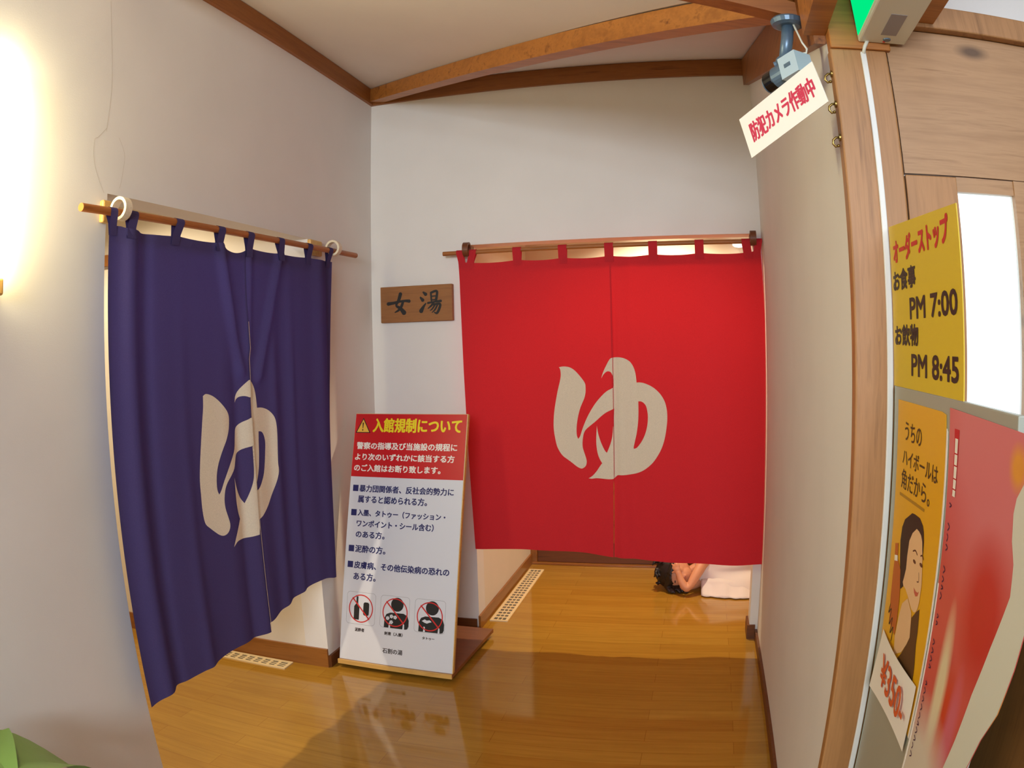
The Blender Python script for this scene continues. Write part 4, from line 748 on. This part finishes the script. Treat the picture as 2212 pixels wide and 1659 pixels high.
for base, tip, w, dr in lv:
    obj('leaf', leaf(base, tip, w, dr), M['leaf'], t, smooth=True)
    bm = new(); tube(bm, [(0.32, -2.98, 0.255), ((0.32 + base[0]) / 2, (-2.98 + base[1]) / 2, 0.35), base], 0.005, 8); obj('stem', bm, M['stem'], t, smooth=True)

# ------------------------------------------------------------------ person lying on the corridor floor
t = thing('person', (1.95, 0.85, 0), 'dark-haired child in white lying on the corridor floor below the red curtain', 'person')
def skin(chains, root):
    me = bpy.data.meshes.new('sk'); V, E, R = [], [], []; idx = {}
    for ch in chains:
        prev = None
        for p, r in ch:
            key = tuple(round(c, 4) for c in p)
            if key not in idx: idx[key] = len(V); V.append(p); R.append(r)
            if prev is not None: E.append((prev, idx[key]))
            prev = idx[key]
    me.from_pydata(V, E, []); o = bpy.data.objects.new('sk', me); COL.objects.link(o); m = o.modifiers.new('s', 'SKIN'); m.use_smooth_shade = True
    for v, r in zip(me.skin_vertices[0].data, R): v.radius = (r, r); v.use_root = False
    me.skin_vertices[0].data[idx[tuple(round(c, 4) for c in root)]].use_root = True
    s = o.modifiers.new('d', 'SUBSURF'); s.levels = 2; s.render_levels = 2
    bpy.context.view_layer.update(); ev = bpy.data.meshes.new_from_object(o.evaluated_get(bpy.context.evaluated_depsgraph_get()))
    bpy.data.objects.remove(o); bpy.data.meshes.remove(me); return ev
def fused(meshes, bms, voxel, name, mat, parent, smooth_it=4, label=None):
    b = new()
    for m in meshes: b.from_mesh(m)
    for q in bms:
        m = bpy.data.meshes.new('x'); q.to_mesh(m); q.free(); b.from_mesh(m); bpy.data.meshes.remove(m)
    m = bpy.data.meshes.new('x'); b.to_mesh(m); b.free(); o = bpy.data.objects.new('x', m); COL.objects.link(o)
    r = o.modifiers.new('r', 'REMESH'); r.mode = 'VOXEL'; r.voxel_size = voxel; sm = o.modifiers.new('s', 'SMOOTH'); sm.iterations = smooth_it; sm.factor = 0.5
    bpy.context.view_layer.update(); ev = bpy.data.meshes.new_from_object(o.evaluated_get(bpy.context.evaluated_depsgraph_get())); bpy.data.objects.remove(o)
    b = new(); b.from_mesh(ev); return obj(name, b, mat, parent, smooth=True, label=label)
pel = (2.12, 0.93, 0.11)
HEAD = Vector((1.535, 0.80, 0.103))
chains = [[(pel, 0.085), ((1.98, 0.91, 0.11), 0.080), ((1.84, 0.885, 0.115), 0.085), ((1.745, 0.865, 0.12), 0.075), ((1.67, 0.84, 0.115), 0.042), ((1.61, 0.82, 0.108), 0.040)],
          [((1.745, 0.865, 0.12), 0.075), ((1.715, 0.80, 0.195), 0.042), ((1.665, 0.715, 0.120), 0.032), ((1.612, 0.655, 0.040), 0.028), ((1.580, 0.672, 0.085), 0.024), ((1.560, 0.690, 0.128), 0.018), ((1.553, 0.697, 0.150), 0.022)],
          [((1.745, 0.865, 0.12), 0.075), ((1.72, 0.86, 0.055), 0.042), ((1.65, 0.77, 0.036), 0.030), ((1.585, 0.725, 0.030), 0.025), ((1.565, 0.735, 0.026), 0.018)],
          [(pel, 0.085), ((2.16, 0.92, 0.175), 0.065), ((2.42, 0.80, 0.15), 0.055), ((2.50, 0.80, 0.12), 0.044), ((2.66, 1.00, 0.10), 0.036), ((2.72, 1.06, 0.09), 0.026), ((2.79, 1.02, 0.08), 0.024)],
          [(pel, 0.085), ((2.16, 0.95, 0.06), 0.055), ((2.40, 0.86, 0.055), 0.052), ((2.49, 0.88, 0.05), 0.042), ((2.64, 1.08, 0.045), 0.034), ((2.70, 1.13, 0.04), 0.026), ((2.78, 1.10, 0.035), 0.024)]]
body_me = skin(chains, pel)
fingers = []
hb = Vector((1.553, 0.697, 0.150))
for k, (dx, dz, ln) in enumerate(((-0.030, 0.010, 0.050), (-0.028, 0.022, 0.056), (-0.020, 0.032, 0.056), (-0.008, 0.038, 0.048))):
    d = Vector((dx, 0.012, dz)).normalized(); s = hb + Vector((0.004 * k, 0.0, 0.004 * k)) * 0.8
    q = new(); tube(q, [s, s + d * ln * 0.5 + Vector((0, -0.004, 0)), s + d * ln + Vector((0, 0.006, 0))], [0.0078, 0.0070, 0.0055], 10); fingers.append(q)
q = new(); tube(q, [hb, hb + Vector((-0.022, 0.004, -0.012)), hb + Vector((-0.036, 0.010, -0.014))], [0.009, 0.0075, 0.006], 10); fingers.append(q)
q = new(); ball(q, hb, 0.022, (1.0, 0.6, 1.0)); fingers.append(q)
# head: crown to the left, face turned to the camera, chin to the right
hp = []
q = new(); ball(q, HEAD, 0.094, (1.02, 0.90, 0.98), 28); hp.append(q)
q = new(); ball(q, HEAD + Vector((0.048, -0.030, -0.004)), 0.062, (1.0, 0.86, 0.90)); hp.append(q)     # jaw
q = new(); ball(q, HEAD + Vector((0.030, -0.089, 0.0)), 0.0125, (1.6, 1.0, 0.85)); hp.append(q)          # nose
for s in (-1, 1):
    q = new(); ball(q, HEAD + Vector((0.030, -0.062, 0.034 * s)), 0.022, (1, 0.7, 1)); hp.append(q)         # cheeks
    q = new(); ball(q, HEAD + Vector((-0.012, -0.074, 0.030 * s)), 0.016, (0.5, 0.6, 1.3)); hp.append(q)    # brows
q = new(); ball(q, HEAD + Vector((0.020, 0.005, 0.090)), 0.020, (1.0, 0.7, 0.35)); hp.append(q)           # ear
for s in (0.004, -0.004):
    q = new(); ball(q, HEAD + Vector((0.062 + s, -0.082, 0)), 0.008, (0.6, 0.7, 2.2)); hp.append(q)          # lips
bodyo = fused([body_me], hp + fingers, 0.0048, 'body', M['skin'], t, 3)
for s in (-1, 1):
    bm = new(); ball(bm, HEAD + Vector((0.004, -0.0805, 0.031 * s)), 0.0075, (0.45, 0.5, 1.25)); obj('closed_eye', bm, M['hair'], bodyo, smooth=True)
bm = new(); ball(bm, HEAD + Vector((0.064, -0.0875, 0)), 0.0035, (0.5, 0.6, 3.2)); obj('lips', bm, plain('lips', (176, 92, 80), 0.5), bodyo, smooth=True)
# hair: cap over crown and back, with loose locks on the floor
hs = []
q = new(); ball(q, HEAD + Vector((-0.016, 0.018, 0.002)), 0.106, (1.0, 0.90, 1.0), 28); hs.append(q)
random.seed(11)
for k in range(46):
    a = random.uniform(0, 2 * math.pi); rx = random.uniform(0.5, 1.0)
    b0 = HEAD + Vector((-0.03 - 0.06 * random.random(), 0.02 + 0.05 * random.uniform(-1, 1), 0.085 * math.sin(a) * rx)); e = b0 + Vector((random.uniform(-0.055, 0.03), random.uniform(-0.05, 0.03), -0.02 * random.random()))
    e.z = max(0.008, e.z); m_ = (b0 + e) / 2 + Vector((-0.015, -0.02, 0.01)); m_.z = max(0.012, m_.z)
    q = new(); tube(q, [b0, m_, e], [0.012, 0.010, 0.004], 8); hs.append(q)
for k in range(16):
    f = k / 15; b0 = HEAD + Vector((-0.055 + 0.03 * f, -0.055 - 0.02 * math.sin(f * 3), -0.06 + 0.14 * f)); e = b0 + Vector((0.030 + 0.02 * random.random(), -0.018, -0.01 if f < 0.5 else 0.004)); q = new(); tube(q, [b0, (b0 + e) / 2 + Vector((-0.004, -0.012, 0)), e], [0.011, 0.009, 0.003], 8); hs.append(q)
for k in range(10):
    b0 = HEAD + Vector((-0.05 + 0.012 * k, -0.045, -0.070)); e = Vector((b0.x + random.uniform(-0.01, 0.04), b0.y - 0.045 - 0.02 * random.random(), 0.008)); q = new(); tube(q, [b0, (b0 + e) / 2 + Vector((0, -0.012, 0.004)), e], [0.016, 0.012, 0.005], 8); hs.append(q)
hair = fused([], hs, 0.004, 'hair', M['hair'], bodyo, 2)
# hair must leave the face free: cut the cap in front
hm = hair.data; b = new(); b.from_mesh(hm)
off = wloc(hair)
dead = [v for v in b.verts if ((v.co + off) - (HEAD + Vector((0.045, -0.075, 0.004)))).length < 0.066]
bmesh.ops.delete(b, geom=dead, context='VERTS'); b.to_mesh(hm); b.free()
# white dress: bodice around the torso, skirt spread on the floor towards the camera
rows = []; bm = new(); n = 40
prof = [(1.655, 0.84, 0.118, 0.058, 0.058, 0.0), (1.70, 0.85, 0.125, 0.090, 0.105, 0.0), (1.76, 0.865, 0.125, 0.112, 0.118, 0.03), (1.86, 0.88, 0.12, 0.118, 0.112, 0.09), (1.98, 0.90, 0.118, 0.120, 0.110, 0.12), (2.12, 0.92, 0.122, 0.130, 0.115, 0.15), (2.28, 0.88, 0.125, 0.150, 0.115, 0.15), (2.46, 0.86, 0.115, 0.175, 0.105, 0.12)]
for x, y, z, ry, rz, flare in prof:
    row = []
    for k in range(n):
        a = 2 * math.pi * k / n; yy = y - ry * math.cos(a); zz = z + rz * math.sin(a)
        fr = max(0.0, math.cos(a)) * max(0.0, -math.sin(a)) * 2; yy -= flare * fr * 1.25 + 0.009 * math.sin(x * 34 + k * 0.9); zz = max(0.006, zz - flare * 0.35 * fr + 0.006 * math.sin(x * 37 + k * 1.7)); row.append(bm.verts.new((x, yy, zz)))
    rows.append(row)
for a, q in zip(rows, rows[1:]):
    for k in range(n): bm.faces.new((a[k], a[(k + 1) % n], q[(k + 1) % n], q[k]))
dr = obj('dress', bm, M['dress'], bodyo, smooth=True)
dr.modifiers.new('sub', 'SUBSURF').render_levels = 2
sol = dr.modifiers.new('sol', 'SOLIDIFY'); sol.thickness = 0.003
bm = new(); m = 46; top, botm = [], []
for i in range(m + 1):
    f = i / m; x = 1.695 + 0.62 * f; y = 0.735 - 0.05 * math.sin(math.pi * min(1, f * 1.2)) ; sc_ = 0.010 * abs(math.sin(f * 22 * math.pi / 2))
    top.append((x, y - 0.0 + 0.03, 0.075 + 0.015 * math.sin(f * 9))); botm.append((x + 0.004, y - 0.075 - sc_, 0.006))
R = 7; gr = []
for j in range(R + 1):
    g = j / R; gr.append([bm.verts.new((a[0] + (b_[0] - a[0]) * g, a[1] + (b_[1] - a[1]) * g - 0.004 * math.sin(i * 0.9) * g, max(0.005, a[2] + (b_[2] - a[2]) * (g ** 0.7) + 0.006 * math.sin(i * 0.7 + 1) * math.sin(math.pi * g)))) for i, (a, b_) in enumerate(zip(top, botm))])
for j in range(R):
    for i in range(m): bm.faces.new((gr[j][i], gr[j][i + 1], gr[j + 1][i + 1], gr[j + 1][i]))
lc = obj('lace_hem', bm, M['dress'], dr, smooth=True); sol = lc.modifiers.new('sol', 'SOLIDIFY'); sol.thickness = 0.003
